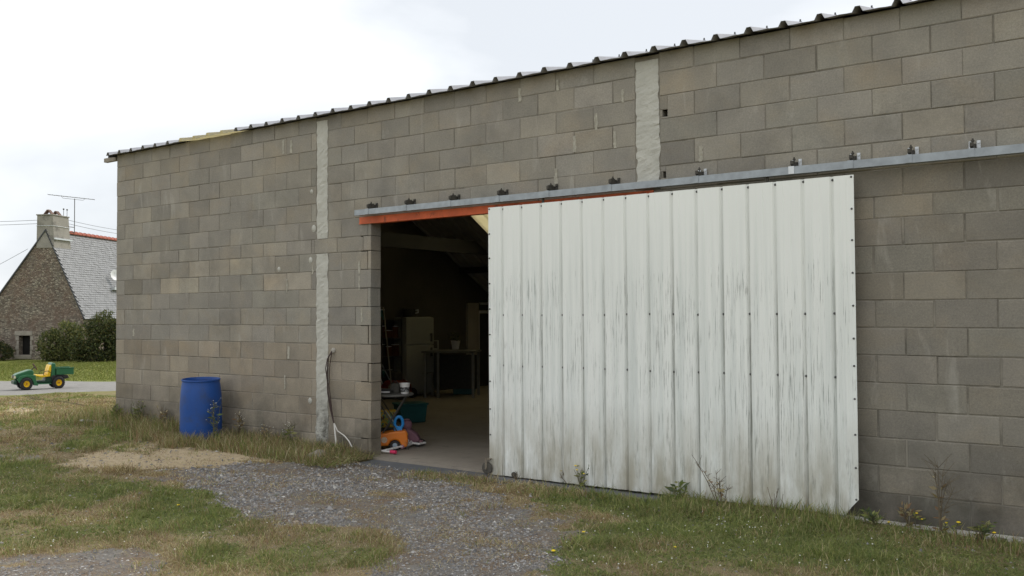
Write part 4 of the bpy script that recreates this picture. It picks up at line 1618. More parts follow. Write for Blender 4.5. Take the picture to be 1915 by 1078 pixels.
fast_mesh('foliage', V, Q, M['leaf'], cc, pot)
q = at(811, 661, 17.0)
bxx = thing('glass_case', 'small pale open box on the work table', 'box', (q[0], q[1], tz), FACE)
b9 = MB()
for x in (-.08, .08):
    b9.box(x - .008, x + .008, -.08, .08, 0, .165)
b9.box(-.0715, .0715, -.08, .08, 0, .014)
b9.box(-.0715, .0715, -.08, .08, .152, .165)
b9.build('case', M['white_enamel'], bxx)
# dark chest beneath
p = stand(868, 738)
cst = thing('dark_chest', 'dark plastic chest under the right end of the work table', 'chest', p + f0 * .1, FACE)
MB().prism([(-.2, 0), (.2, 0), (.23, .36), (-.23, .36)], -.12, .12).build('chest_body', M['teal'], cst, bevel=.01)
MB().box(-.24, .24, -.13, .13, .3605, .40).build('lid', M['black_plastic'], cst, bevel=.008)

# chair
p = stand(786, 737)
cha = thing('garden_chair', 'dark round-backed plastic chair in front of the fridge', 'chair', p - f0 * .25, FACE + R(20))
M['chair'] = worn('olive_plastic', (.17, .16, .13), .5, bs=0)
arc = [(.23 * math.cos(a), .42 + .40 * math.sin(a)) for a in np.linspace(0, math.pi, 13)]
MB().prism([(x * .86, z - .03) for x, z in arc], .16, .175).build('backrest', M['chair'], cha)
MB().tube([(x, .168, z) for x, z in arc], .018, 6).build('back_frame', M['black_plastic'], cha)
MB().box(-.22, .22, -.22, .20, .40, .425).build('seat', M['chair'], cha, bevel=.01)
for x, y in ((-.2, -.2), (.2, -.2), (-.2, .17), (.2, .17)):
    MB().bar((x * 1.1, y * 1.1, 0), (x, y, .3995), .03).build('leg', M['chair'], cha)

# oval folding table
q = at(733, 736, 10.25)
TZ = q[2]
rt_b = thing('folding_table', 'oval folding table on crossed legs just inside the doorway', 'table', (q[0], q[1], 0), FACE)
tp = MB().lathe([(.01, TZ - .02), (.235, TZ - .02), (.24, TZ - .01), (.235, TZ), (.01, TZ)], 30)
tp.v = [(x * 1.02, y * 1.1, z) for x, y, z in tp.v]
tp.build('table_top', M['board'], rt_b, smooth=True)
for y in (-.14, .14):
    MB().bar((-.20, y, 0), (.17, y * .9, TZ - .022), .013).build('leg', M['dark_steel'], rt_b)
    MB().bar((.20, y * 1.04, 0), (-.17, y * .94, TZ - .022), .013).build('leg', M['dark_steel'], rt_b)
q = at(757, 729, 10.2)
bk = thing('paint_bucket', 'white printed tub near the tip of the folding table', 'bucket', (q[0], q[1], TZ + .001))
MB().lathe([(.044, 0), (.058, .105), (.062, .107), (.062, .118), (.054, .118), (.05, .10), (.04, .012), (.005, .01)], 20).build('tub', M['white_paint'], bk, smooth=True)
lbm = worn('black_print', (.03, .03, .03), .6, 0, .1, 40, (.5, .5, .5), (.5, .56), 0)
MB().lathe([(.0492, .022), (.0555, .075), (.0552, .075), (.0488, .022)], 20).build('printed_band', lbm, bk, smooth=True)
for (px, w, h, m_, lab) in ((722, .11, .045, M['black_plastic'], 'flat black case with a pale tag on the folding table'), (739, .06, .10, M['dark_steel'], 'rounded dark tool beside the white tub')):
    q = at(px, 731, 10.3)
    o = thing('tool_case', lab, 'tool case', (q[0], q[1], TZ + .001), FACE)
    MB().prism([(-w, 0), (w, 0), (w * .9, h), (-w * .6, h * 1.1)], -.06, .06).build('case_body', m_, o, bevel=.008)
    if px == 722:
        MB().box(-.05, .05, -.0645, -.0605, .008, .022).build('tag', M['white_paint'], o)
    else:
        MB().tube([(-.04, 0, h), (0, 0, h + .04), (.04, 0, h)], .008, 6).build('handle', M['black_plastic'], o)

# crate, bag, dark clutter
p = stand(764, 792)
cr_ = thing('storage_crate', 'teal plastic storage crate on the floor behind the toys', 'crate', p + f0 * .22, FACE + R(24))
MB().prism([(-.17, 0), (.17, 0), (.20, .235), (-.20, .235)], -.16, .16).build('crate_body', M['teal'], cr_, bevel=.012)
MB().box(-.215, .215, -.175, .175, .2355, .262).build('lid', M['teal'], cr_, bevel=.008)
p = stand(722, 820)
ym, ymt, ymb = new_mat('patterned_yellow_board')
oc_ = N(ymt, 'ShaderNodeNewGeometry').outputs['Position']
c_ = mixc(ymt, ramp(ymt, noise(ymt, 26, 2), .5, .54), (.62, .45, .04), (.16, .36, .13))
c_ = mixc(ymt, ramp(ymt, noise(ymt, 34, 2, vec=oc_, stretch=(1, 1.3, .8)), .57, .6), c_, (.10, .03, .02))
c_ = mixc(ymt, ramp(ymt, noise(ymt, 21, 2, vec=oc_, stretch=(1.2, 1, 1.4)), .6, .63), c_, (.08, .35, .33))
ymt.links.new(c_, ymb.inputs['Base Color'])
yb = thing('toy_box', 'yellow patterned toy box behind the orange push car', 'box', p + f0 * .25, FACE + R(12))
b0 = MB()
b0.box(-.19, .085, -.08, .08, .11, .30)
b0.build('box_body', ym, yb, bevel=.006)
MB().box(-.193, .088, -.083, .083, .3005, .312).build('lid', M['yellow_plastic'], yb, bevel=.004)
MB().box(-.17, .07, -.07, .07, 0, .1095).build('plinth', M['dark_steel'], yb)
# shelf with clutter at the far wall
p = stand(727, 742)
shf = thing('metal_shelf', 'dark metal shelf stacked with clutter by the far wall', 'shelf', p, FACE + R(30))
for x in (-.2, .2):
    for y in (-.15, .15):
        MB().box(x - .014, x + .014, y - .014, y + .014, 0, 1.45).build('post', M['dark_steel'], shf)
for z in (.35, .72, 1.05, 1.38):
    MB().box(-.185, .185, -.135, .135, z, z + .014).build('shelf_board', M['dark_steel'], shf)
cl_r = random.Random(4)
for i, (z, cnt) in enumerate(((.365, 2), (.735, 3), (1.065, 3), (1.395, 1))):
    for k in range(cnt):
        w = .05 + .03 * cl_r.random()
        px_ = -.13 + k * .13
        h = .12 + .12 * cl_r.random()
        tin = thing('tin_can', 'dusty tin on the %s board of the dark metal shelf, %s' % (['lowest', 'second', 'third', 'top'][i], ['at its left', 'in its middle', 'at its right'][k]) if cnt > 1 else 'dusty tin alone on the top board of the dark metal shelf', 'tin', (0, 0, 0), group='tins on the dark shelf')
        ca, sa = math.cos(FACE + R(30)), math.sin(FACE + R(30))
        tin.location = (p[0] + px_ * ca, p[1] + px_ * sa, z + .0005)
        mm = [M['dark_steel'], M['galv'], M['rust'], M['teal']][cl_r.randrange(4)]
        MB().lathe([(w, 0), (w, h), (w * .92, h), (w * .92, h - .006), (.004, h - .006)], 12).build('can', mm, tin, smooth=True)
        MB().lathe([(w * 1.03, h * .90), (w * 1.03, h * .96), (w * 1.005, h * .96), (w * 1.005, h * .90)], 12).build('can_rim', M['galv_light'], tin)
# red machine behind the table
p = stand(733, 752)
rm_ = thing('lawn_mower', 'dull red mower parked behind the folding table', 'mower', p + f0 * .6, FACE + R(-20))
MB().prism([(-.22, .10), (.22, .10), (.20, .26), (.05, .33), (-.12, .33), (-.22, .22)], -.2, .2).build('deck', worn('dull_red_paint', (.20, .035, .025), .5, 0, .2, 8, bs=0), rm_, bevel=.02)
MB().lathe([(.10, .331), (.10, .45), (.06, .49), (.005, .49)], 14).build('engine', M['dark_steel'], rm_)
for x in (-.2, .2):
    for y in (-.225, .225):
        MB().lathe([(.005, -.02), (.09, -.02), (.09, .02), (.005, .02)], 16, (x, y, .09), 'y').build('wheel', M['black_plastic'], rm_)
MB().tube([(-.18, -.15, .25), (-.45, -.15, .75), (-.45, .15, .75), (-.18, .15, .25)], .012, 6).build('handlebar', M['galv'], rm_)

# orange push car
p0, p1 = stand(716, 840), stand(757, 842)
p = (p0 + p1) / 2
car = thing('toy_push_car', 'orange toy push car with blue handle in the doorway', 'toy car', (p[0] + f0[0] * .05, p[1] + f0[1] * .05, 0), FACE + R(10))
body = [(-.27, .06), (-.28, .11), (-.22, .165), (-.11, .185), (-.04, .20), (.02, .205), (.10, .21), (.135, .205), (.148, .10), (.14, .03), (.075, .028), (.065, .06), (.04, .098), (.0, .112), (-.04, .098), (-.065, .06), (-.075, .045), (-.16, .05)]
MB().prism([(x, z) for x, z in body], -.105, .105).build('car_body', M['orange'], car, bevel=.022)
hp = [(.045 + .048 * math.cos(a) * (1 if math.sin(a) < 0 else .9), .290 + .066 * math.sin(a)) for a in np.linspace(R(-60), R(240), 15)]
hb_ = MB()
hb_.tube([(.035 + x - .03, 0, z) for x, z in hp] + [((.035 + hp[0][0] - .03), 0, hp[0][1])], .017, 8)
hb_.prism([(-.005, .195), (.085, .20), (.085, .255), (.05, .240), (.03, .240), (-.005, .26)], -.022, .022)
hb_.build('push_handle', M['sky_blue'], car, smooth=True)
for x in (0.0, -.21):
    for s_ in (-1, 1):
        wz = MB().lathe([(.028, -.018), (.050, -.018), (.055, -.010), (.055, .010), (.050, .018), (.028, .018), (.027, 0), (.028, -.018)], 20, (x, s_ * .112, .055), 'y', caps=False)
        ww = wz.build('wheel', M['black_plastic'], car, smooth=True)
        MB().lathe([(.002, s_ * .020), (.024, s_ * .020), (.0275, s_ * .014), (.0275, -s_ * .014), (.002, -s_ * .014)], 16, (x, s_ * .112, .055), 'y').build('hub', worn('grey_blue_hub', (.35, .42, .48), .5, bs=0), ww)
MB().lathe([(.034, -.1045), (.034, -.1075), (.002, -.1075)], 10, (-.115, 0, .115), 'y').build('sticker', worn('faded_sticker', (.55, .42, .30), .6, 0, .3, 60, bs=0), car)
MB().box(.138, .147, -.06, .06, .155, .17).build('tail_strip', M['yellow_plastic'], car)

# scooter lying on the floor
a_, b_ = stand(714, 849), stand(790, 834)
scv = b_ - a_
sco = thing('kick_scooter', 'white and pink scooter lying on its side on the concrete', 'scooter', a_, math.atan2(scv[1], scv[0]))
Ls = float(np.linalg.norm(scv))
z_ = .028
MB().tube([(.02, 0, z_), (Ls * .55, .0, z_ + .012)], .013, 8).build('steering_tube', M['white_paint'], sco, smooth=True)
MB().tube([(.02, -.12, z_), (.0, -.02, z_), (.03, .08, z_), (.04, .16, z_)], .011, 8).build('handlebar', M['white_paint'], sco, smooth=True)
MB().tube([(.02, -.18, z_), (.018, -.11, z_)], .019, 10).build('grip', M['hot_pink'], sco, smooth=True)
MB().tube([(.04, .13, z_), (.045, .20, z_)], .019, 10).build('grip', M['pink'], sco, smooth=True)
MB().tube([(Ls * .47, 0, z_ + .01), (Ls * .53, 0, z_ + .012)], .026, 12).build('collar', M['pink'], sco, smooth=True)
MB().tube([(Ls * .54, .0, z_ + .012), (Ls * .66, .015, z_ + .02), (Ls * .73, .06, z_ + .05), (Ls * .72, .12, z_ + .12)], .014, 8).build('frame', M['white_paint'], sco, smooth=True)
MB().tube([(Ls * .60, .01, z_ + .01), (Ls * .78, .035, z_ + .015)], .021, 10).build('head_tube', M['white_paint'], sco, smooth=True)
MB().tube([(Ls * .98, -.055, z_ + .012), (Ls * .82, -.05, z_ + .012), (Ls * .765, 0, z_ + .02), (Ls * .79, .05, z_ + .03), (Ls * .86, .07, z_ + .04)], .012, 8).build('fork', M['white_paint'], sco, smooth=True)
wv = MB().lathe([(.055, -.012), (.068, -.011), (.072, 0), (.068, .011), (.055, .012), (.055, -.012)], 22, (0, 0, 0), 'z', caps=False)
wsc = wv.build('wheel', M['black_plastic'], sco, smooth=True)
wsc.location, wsc.rotation_euler = (Ls * .95, .01, z_ + .022), (R(22), R(-6), 0)
wv = MB().lathe([(.004, -.012), (.018, -.014), (.018, .014), (.004, .012)], 12)
for q in range(5):
    an_ = 2 * math.pi * q / 5
    wv.bar((0, 0, 0), (.056 * math.cos(an_), .056 * math.sin(an_), 0), .012, .01)
wv.build('rim', M['pink'], wsc)

# pink doll buggy behind the car, with its white pole
p = stand(771, 838)
bg_ = thing('doll_buggy', 'faded mauve doll buggy behind the orange push car', 'doll buggy', p + f0 * .16 - r0 * .03, FACE)
M['mauve'] = worn('faded_mauve_cloth', (.20, .10, .13), .8, 0, .2, 9, bs=.1)
MB().prism([(-.09, .05), (-.10, .18), (-.02, .205), (.07, .14), (.11, .075), (.08, .03)], -.08, .08).build('carrycot', M['mauve'], bg_, bevel=.02)
MB().lathe([(.045, .19), (.060, .21), (.064, .25), (.05, .285), (.02, .295), (.004, .295)], 16, (-.05, 0, 0)).build('hood', M['mauve'], bg_, smooth=True)
MB().lathe([(.030, .296), (.036, .30), (.030, .304), (.024, .30)], 14, (-.05, 0, 0)).build('hood_ring', M['pink'], bg_, smooth=True)
for x in (-.07, .08):
    for y in (-.085, .085):
        MB().lathe([(.004, -.01), (.03, -.01), (.03, .01), (.004, .01)], 12, (x, y, .03), 'y').build('wheel', M['black_plastic'], bg_)
pa, pb = at(721, 768, 10.45), at(752, 811, 10.25)
tag(MB().tube([pa, pb + (pb - pa) * .25], .006, 6).build('white_pole', M['white_paint'], smooth=True), 'thin white pole leaning across behind the blue handle', 'pole')
pa, pb = at(717, 575, 15.2), at(732, 722, 14.6)
pb[2] = max(.0, pb[2])
bra = thing('broom', 'long-handled broom leaning by the dark shelf', 'broom', (0, 0, 0))
MB().tube([pa, pb], .011, 6).build('handle', M['wood'], bra)
MB().lathe([(.06, -.10), (.05, 0.0), (.015, .03)], 8, pb).build('brush', M['wood'], bra)

# white-framed inner doorway in the far gable wall, lamp above, light patch from its gap
q = on_plane(893, 660, 7.2)
def gx_(px, py):
    d = ray(px, py)
    return CAM + d * (TH + .01 - CAM[0]) / d[0]
dl, dt = gx_(894, 660), gx_(905, 581)
idr = thing('inner_door', 'brown inner door in a white frame at the back of the barn', 'door', (TH, dl[1], 0))
dw = 0.80
fm = MB()
fm.box(.004, .03, -.03, .03, 0, dt[2])
fm.box(.004, .03, dw, dw + .05, 0, dt[2])
fm.box(.004, .03, .0305, dw - .0005, dt[2] - .06, dt[2])
fm.build('frame', M['white_paint'], idr)
MB().box(.004, .016, .0305, dw - .0005, .01, dt[2] - .0605).build('leaf', worn('brown_door_paint', (.05, .04, .035), .6, bs=0), idr)
MB().lathe([(.004, .016), (.015, .018), (.02, .05), (.004, .055)], 10, (0, dw - .09, 1.0), 'x').build('knob', M['galv_light'], idr)
ld = gx_(872, 640)
tag(MB().box(TH + .002, TH + .06, ld[1], dl[1] - .032, 0, gx_(880, 567)[2]).build('partition_panel', worn('pale_block_panel', (.34, .31, .27), .9, 0, .12, 3)), 'pale block panel left of the inner door frame', 'panel')
lp = gx_(903, 566)
lam = thing('strip_lamp', 'short white strip lamp above the inner door', 'lamp', (TH + .003, lp[1], lp[2]))
MB().box(0, .05, -.12, .12, -.03, .0).build('housing', M['white_paint'], lam, bevel=.006)
MB().box(.008, .045, -.11, .11, -.045, -.0305).build('diffuser', worn('lamp_diffuser', (.85, .85, .85), .3, bs=0), lam)

# ------------------------------------------------------------------ grass, gravel, weeds
gr = np.random.default_rng(99)


def in_view(x, y, margin=0.10):
    d = np.stack([x - CAM[0], y - CAM[1]], 1)
    z = d @ f0[:2]
    q = d @ r0[:2]
    return (z > 4.2) & (np.abs(q) < z * (957.5 / F_PX + margin) + 0.5), z


def free_ground(x, y):
    """outside the barn footprint and off the apron"""
    return ~((x > -0.02) & (x < 13.6) & (y > -0.03)) & ~((x > 4.93) & (x < 8.36) & (y > -0.35) & (y < 0)) & ~((x > 9.3) & (y > -0.145))


def blades(x, y, h, w, lean, tint, zofs=0.0):
    n = len(x)
    a = gr.random(n) * 2 * np.pi
    dx, dy = np.cos(a), np.sin(a)
    lx, ly = gr.normal(size=n) * lean * h, gr.normal(size=n) * lean * h
    z = gh(x, y) + zofs - 0.004
    P0 = np.stack([x, y, z], 1)
    wv_ = np.stack([dx * w, dy * w, 0 * w], 1) * 0.5
    l1 = np.stack([lx * 0.35, ly * 0.35, h * 0.55], 1)
    shrink = np.sqrt(np.clip(1 - (lx ** 2 + ly ** 2) / (h ** 2 * 4 + 1e-9), 0.12, 1))
    l2 = np.stack([lx, ly, h * shrink], 1)
    V = np.stack([P0 - wv_, P0 + wv_, P0 + l1 - wv_ * 0.7, P0 + l1 + wv_ * 0.7, P0 + l2], 1).reshape(-1, 3)
    b_ = (np.arange(n) * 5)[:, None]
    Tn = np.concatenate([b_ + np.array([[0, 1, 3]]), b_ + np.array([[0, 3, 2]]), b_ + np.array([[2, 3, 4]])], 0)
    return V, Tn, np.repeat(tint, 5, 0)


def join(parts):
    V, Q, C_ = [], [], []
    o = 0
    for v, t_, c in parts:
        V.append(v)
        Q.append(t_ + o)
        C_.append(c)
        o += len(v)
    return np.concatenate(V), np.concatenate(Q), np.concatenate(C_)


G_COL = np.array([(0.185, 0.225, 0.068), (0.245, 0.265, 0.088), (0.135, 0.180, 0.060), (0.30, 0.295, 0.13)])
D_COL = np.array([(0.33, 0.26, 0.14), (0.43, 0.35, 0.21), (0.24, 0.17, 0.095), (0.28, 0.18, 0.11), (0.52, 0.45, 0.30)])


def tints(n, turf):
    isg = gr.random(n) < np.clip(turf * 1.15 - 0.08, 0.06, 0.96)
    c = np.where(isg[:, None], G_COL[gr.integers(4, size=n)], D_COL[gr.integers(5, size=n)])
    return c * (0.75 + 0.5 * gr.random(n))[:, None], isg


# turf of the yard
n = 1_500_000
x, y = gr.uniform(-6, 12.6, n), gr.uniform(-5.2, 2.5, n)
iv, dep = in_view(x, y)
ok = iv & free_ground(x, y) & (gr.random(n) < np.clip((6.5 / np.maximum(dep, 1)) ** 1.4, 0, 1))
x, y, dep = x[ok], y[ok], dep[ok]
g1, s1, d1_, t1 = masks(x, y)
cover = np.clip(1.15 - 1.10 * g1 - 0.9 * s1 - 1.1 * d1_ + 0.5 * np.clip((fbm(x * 1.9, y * 2.3, 411) - .5) * 5, 0, 1) * (g1 > .2), 0.08, 1) * np.clip(0.25 + 1.6 * (fbm(x * 2.6, y * 2.6, 41) - 0.15), 0.15, 1)
ok = gr.random(len(x)) < cover * 0.82
x, y, dep, t1, g1, s1 = x[ok], y[ok], dep[ok], t1[ok], g1[ok], s1[ok]
c, isg = tints(len(x), t1)
c *= (0.72 + 0.62 * fbm(x * 3.3, y * 3.3, 333))[:, None]
tuft = np.clip((fbm(x * 4.2, y * 4.2, 55) - 0.45) * 4, 0, 1) + 1.5 * np.clip((fbm(x * 2.7, y * 2.7, 57) - 0.62) * 9, 0, 1)
h = (0.014 + 0.034 * gr.random(len(x)) ** 1.4) * (0.7 + 0.9 * tuft) * np.where(isg, 1.0, 0.8) * np.where(g1 + s1 > 0.4, 0.7, 1)
h *= np.where((np.abs(y) < 0.5) & (x < 9.9), 1.4, 1)
w = (0.0026 + 0.0026 * gr.random(len(x))) * (dep / 6.0) ** 0.9
parts = [blades(x, y, h, w, np.where(isg, 0.75, 1.3), c)]
# flat clover and plantain leaves among the grass
k = gr.choice(len(x), int(len(x) * 0.30), replace=False)
k = k[(t1[k] > 0.45)]
lx, ly = x[k] + gr.normal(size=len(k)) * .01, y[k] + gr.normal(size=len(k)) * .01
hh = 0.008 + 0.02 * gr.random(len(k))
parts.append(blades(lx, ly, hh, (0.009 + 0.008 * gr.random(len(k))) * (dep[k] / 6) ** .7, 1.6, G_COL[gr.integers(3, size=len(k))] * (0.7 + 0.5 * gr.random(len(k)))[:, None]))
# tussocks: denser clumps of longer blades
m = 900
xc, yc = gr.uniform(-3, 12.3, m), gr.uniform(-4.6, 0.1, m)
iv, dc = in_view(xc, yc)
gc, sc2, dc2, tc_ = masks(xc, yc)
ok = iv & free_ground(xc, yc) & (gr.random(m) < np.clip(1.1 - gc - sc2 - dc2, .04, 1) * (0.25 + .75 * tc_))
xc, yc, dc, tc_ = xc[ok], yc[ok], dc[ok], tc_[ok]
per = 60
rad = (0.03 + 0.07 * gr.random(len(xc)))
xt = np.repeat(xc, per) + gr.normal(size=len(xc) * per) * np.repeat(rad, per)
yt = np.repeat(yc, per) + gr.normal(size=len(xc) * per) * np.repeat(rad, per) * .8
ok = free_ground(xt, yt)
ht = np.repeat(0.035 + 0.07 * gr.random(len(xc)) ** 1.5, per) * (0.5 + .6 * gr.random(len(xt)))
ct, ig_ = tints(len(xt), np.repeat(np.clip(tc_ + gr.normal(size=len(xc)) * .25, 0, 1), per))
ct *= np.repeat(0.7 + 0.6 * gr.random(len(xc)), per)[:, None]
wt_ = 0.0038 * (np.repeat(dc, per) / 6) ** .9
parts.append(blades(xt[ok], yt[ok], ht[ok], wt_[ok], 0.65, ct[ok]))
# straw lying about
m = 26000
x2, y2 = gr.uniform(-5, 12.4, m), gr.uniform(-4.8, 0.2, m)
iv, dep2 = in_view(x2, y2)
ok = iv & free_ground(x2, y2)
x2, y2, dep2 = x2[ok], y2[ok], dep2[ok]
g2, s2, d2_, t2 = masks(x2, y2)
ok = gr.random(len(x2)) < np.clip(0.75 - t2 - 0.35 * g2 + .2 * s2, .05, 1)
x2, y2, dep2 = x2[ok], y2[ok], dep2[ok]
parts.append(blades(x2, y2, 0.010 + 0.012 * gr.random(len(x2)), 0.0028 * (dep2 / 6), 5.0, D_COL[gr.integers(5, size=len(x2))] * 1.15))
V, Q, C_ = join(parts)
fast_mesh('grass', V, Q, M['grass'], C_, kind='stuff')
print('grass tris', len(Q))

# lawn beyond the drive: coarser, sparser blades
n = 150000
x, y = gr.uniform(-32, 0, n), gr.uniform(0, 22, n)
iv, dep = in_view(x, y)
g1, s1, d1_, t1 = masks(x, y)
ok = iv & (dep > 19.5) & (dep < 44) & (d1_ < 0.4) & free_ground(x, y)
x, y, dep = x[ok], y[ok], dep[ok]
lawn_c = np.array([(0.13, 0.155, 0.035), (0.17, 0.185, 0.05), (0.10, 0.13, 0.03), (0.21, 0.20, 0.07)])
c = lawn_c[gr.integers(4, size=len(x))] * (0.75 + .5 * gr.random(len(x)))[:, None]
V, Q, C_ = blades(x, y, 0.03 + 0.04 * gr.random(len(x)), 0.012 * (dep / 20), 0.7, c)
fast_mesh('lawn_grass', V, Q, M['grass'], C_, kind='stuff')

# slate chippings and gravel
n = 800000
x, y = gr.uniform(-6, 12.4, n), gr.uniform(-5.2, 1.5, n)
iv, dep = in_view(x, y)
ok = iv & free_ground(x, y) & (gr.random(n) < np.clip((6.0 / np.maximum(dep, 1)) ** 1.3, 0, 1))
x, y, dep = x[ok], y[ok], dep[ok]
g1, s1, d1_, t1 = masks(x, y)
pr_ = np.clip(0.85 * g1 * np.clip(0.05 + 3.2 * (fbm(x * 1.7, y * 2.1, 66) - .33), .10, 1) * np.clip(0.35 + (-0.6 - y) * 0.75, .25, 1) + 0.012 * s1 + 0.012, 0, 1)
ok = gr.random(len(x)) < pr_ * 1.7
x, y, dep = x[ok], y[ok], dep[ok]
n = len(x)
r_ = (0.0040 + 0.0105 * gr.random(n) ** 2.2) * np.where(gr.random(n) < .03, 1.8, 1) * np.clip(dep / 6.5, .8, 1.6)
oct_v = np.array([(1, 0, 0), (0, 1, 0), (-1, 0, 0), (0, -1, 0), (0.2, 0.1, 1), (0, 0, -1)])
oct_f = np.array([(0, 1, 4), (1, 2, 4), (2, 3, 4), (3, 0, 4)])
a = gr.random(n) * 6.283
ca, sa = np.cos(a), np.sin(a)
pv = oct_v[None] * (1 + .35 * gr.normal(size=(n, 6, 3)))
pv[:, :, 1] *= 0.65
pv[:, :, 2] *= (0.35 + .3 * gr.random(n))[:, None]
X = (pv[:, :, 0] * ca[:, None] - pv[:, :, 1] * sa[:, None]) * r_[:, None] + x[:, None]
Y = (pv[:, :, 0] * sa[:, None] + pv[:, :, 1] * ca[:, None]) * r_[:, None] + y[:, None]
Z = pv[:, :, 2] * r_[:, None] + gh(x, y)[:, None] + r_[:, None] * 0.15
V = np.stack([X, Y, Z], 2).reshape(-1, 3)
Q = (np.arange(n) * 6)[:, None, None] + oct_f[None]
sc_ = np.array([(0.235, 0.227, 0.222), (0.13, 0.125, 0.125), (0.33, 0.317, 0.305), (0.27, 0.225, 0.175), (0.50, 0.48, 0.44)])
col = sc_[gr.choice(5, n, p=[.35, .27, .18, .17, .03])] * (0.75 + .5 * gr.random(n))[:, None]
gm, gt_, gb_ = new_mat('stone_chip')
gt_.links.new(N(gt_, 'ShaderNodeAttribute', attribute_name='tint').outputs['Color'], gb_.inputs['Base Color'])
gb_.inputs['Roughness'].default_value = 0.75
fast_mesh('gravel', V, Q.reshape(-1, 3), gm, np.repeat(col, 6, 0), kind='stuff')
print('stones', n)

# taller ground cover along the foot of the wall
parts = []


def cover(n, xa, xb, ya, yb, hmin, hmax, green, w=0.006, seed=0, lean=0.45):
    x = gr.uniform(xa, xb, n)
    y = yb - (yb - ya) * gr.random(n) ** 1.6
    keep = free_ground(x, y) & (fbm(x * 2.3, y * 2.3, 90 + seed) > 0.40 - 0.12 * gr.random(n))
    x, y = x[keep], y[keep]
    c, isg = tints(len(x), np.full(len(x), green))
    hs = np.clip(0.35 + 1.3 * fbm(x * 1.6, x * 0 + 3, 95 + seed), .4, 1.3)
    parts.append(blades(x, y, (hmin + (hmax - hmin) * gr.random(len(x)) ** 2) * hs, w * (0.6 + .8 * gr.random(len(x))), lean, c))


cover(5000, -0.35, 1.75, -0.55, -0.03, .04, .24, .5, seed=1)
cover(2200, -2.0, 0.2, -0.6, 0.7, .04, .14, .5, seed=2)
cover(10500, 2.2, 4.75, -0.75, -0.03, .03, .21, .42, seed=3)
cover(4000, 3.7, 5.0, -0.75, -0.05, .03, .11, .5, seed=4, lean=1.8)
cover(4500, 7.3, 9.95, -0.66, -0.15, .02, .12, .85, seed=5)
cover(2200, 9.85, 11.6, -0.50, -0.13, .02, .12, .6, seed=6)
cover(1500, 5.9, 7.4, -0.75, -0.38, .02, .08, .6, seed=7)
cover(3800, 1.5, 2.75, -0.95, -0.57, .03, .20, .30, seed=8)
V, Q, C_ = join(parts)
fast_mesh('ground_cover', V, Q, M['grass'], C_, kind='stuff')

M['stalk'] = worn('weed_stalk', (0.11, 0.105, 0.06), 0.8, 0, 0.25, 20, bs=0)
M['dry_stalk'] = worn('dry_weed_stalk', (0.13, 0.105, 0.07), 0.85, 0, 0.25, 20, bs=0)
M['petal_y'] = worn('yellow_petal', (0.85, 0.62, 0.02), 0.6, 0, 0.05, 20, bs=0)
M['petal_w'] = worn('white_petal', (0.75, 0.74, 0.66), 0.6, 0, 0.05, 20, bs=0)


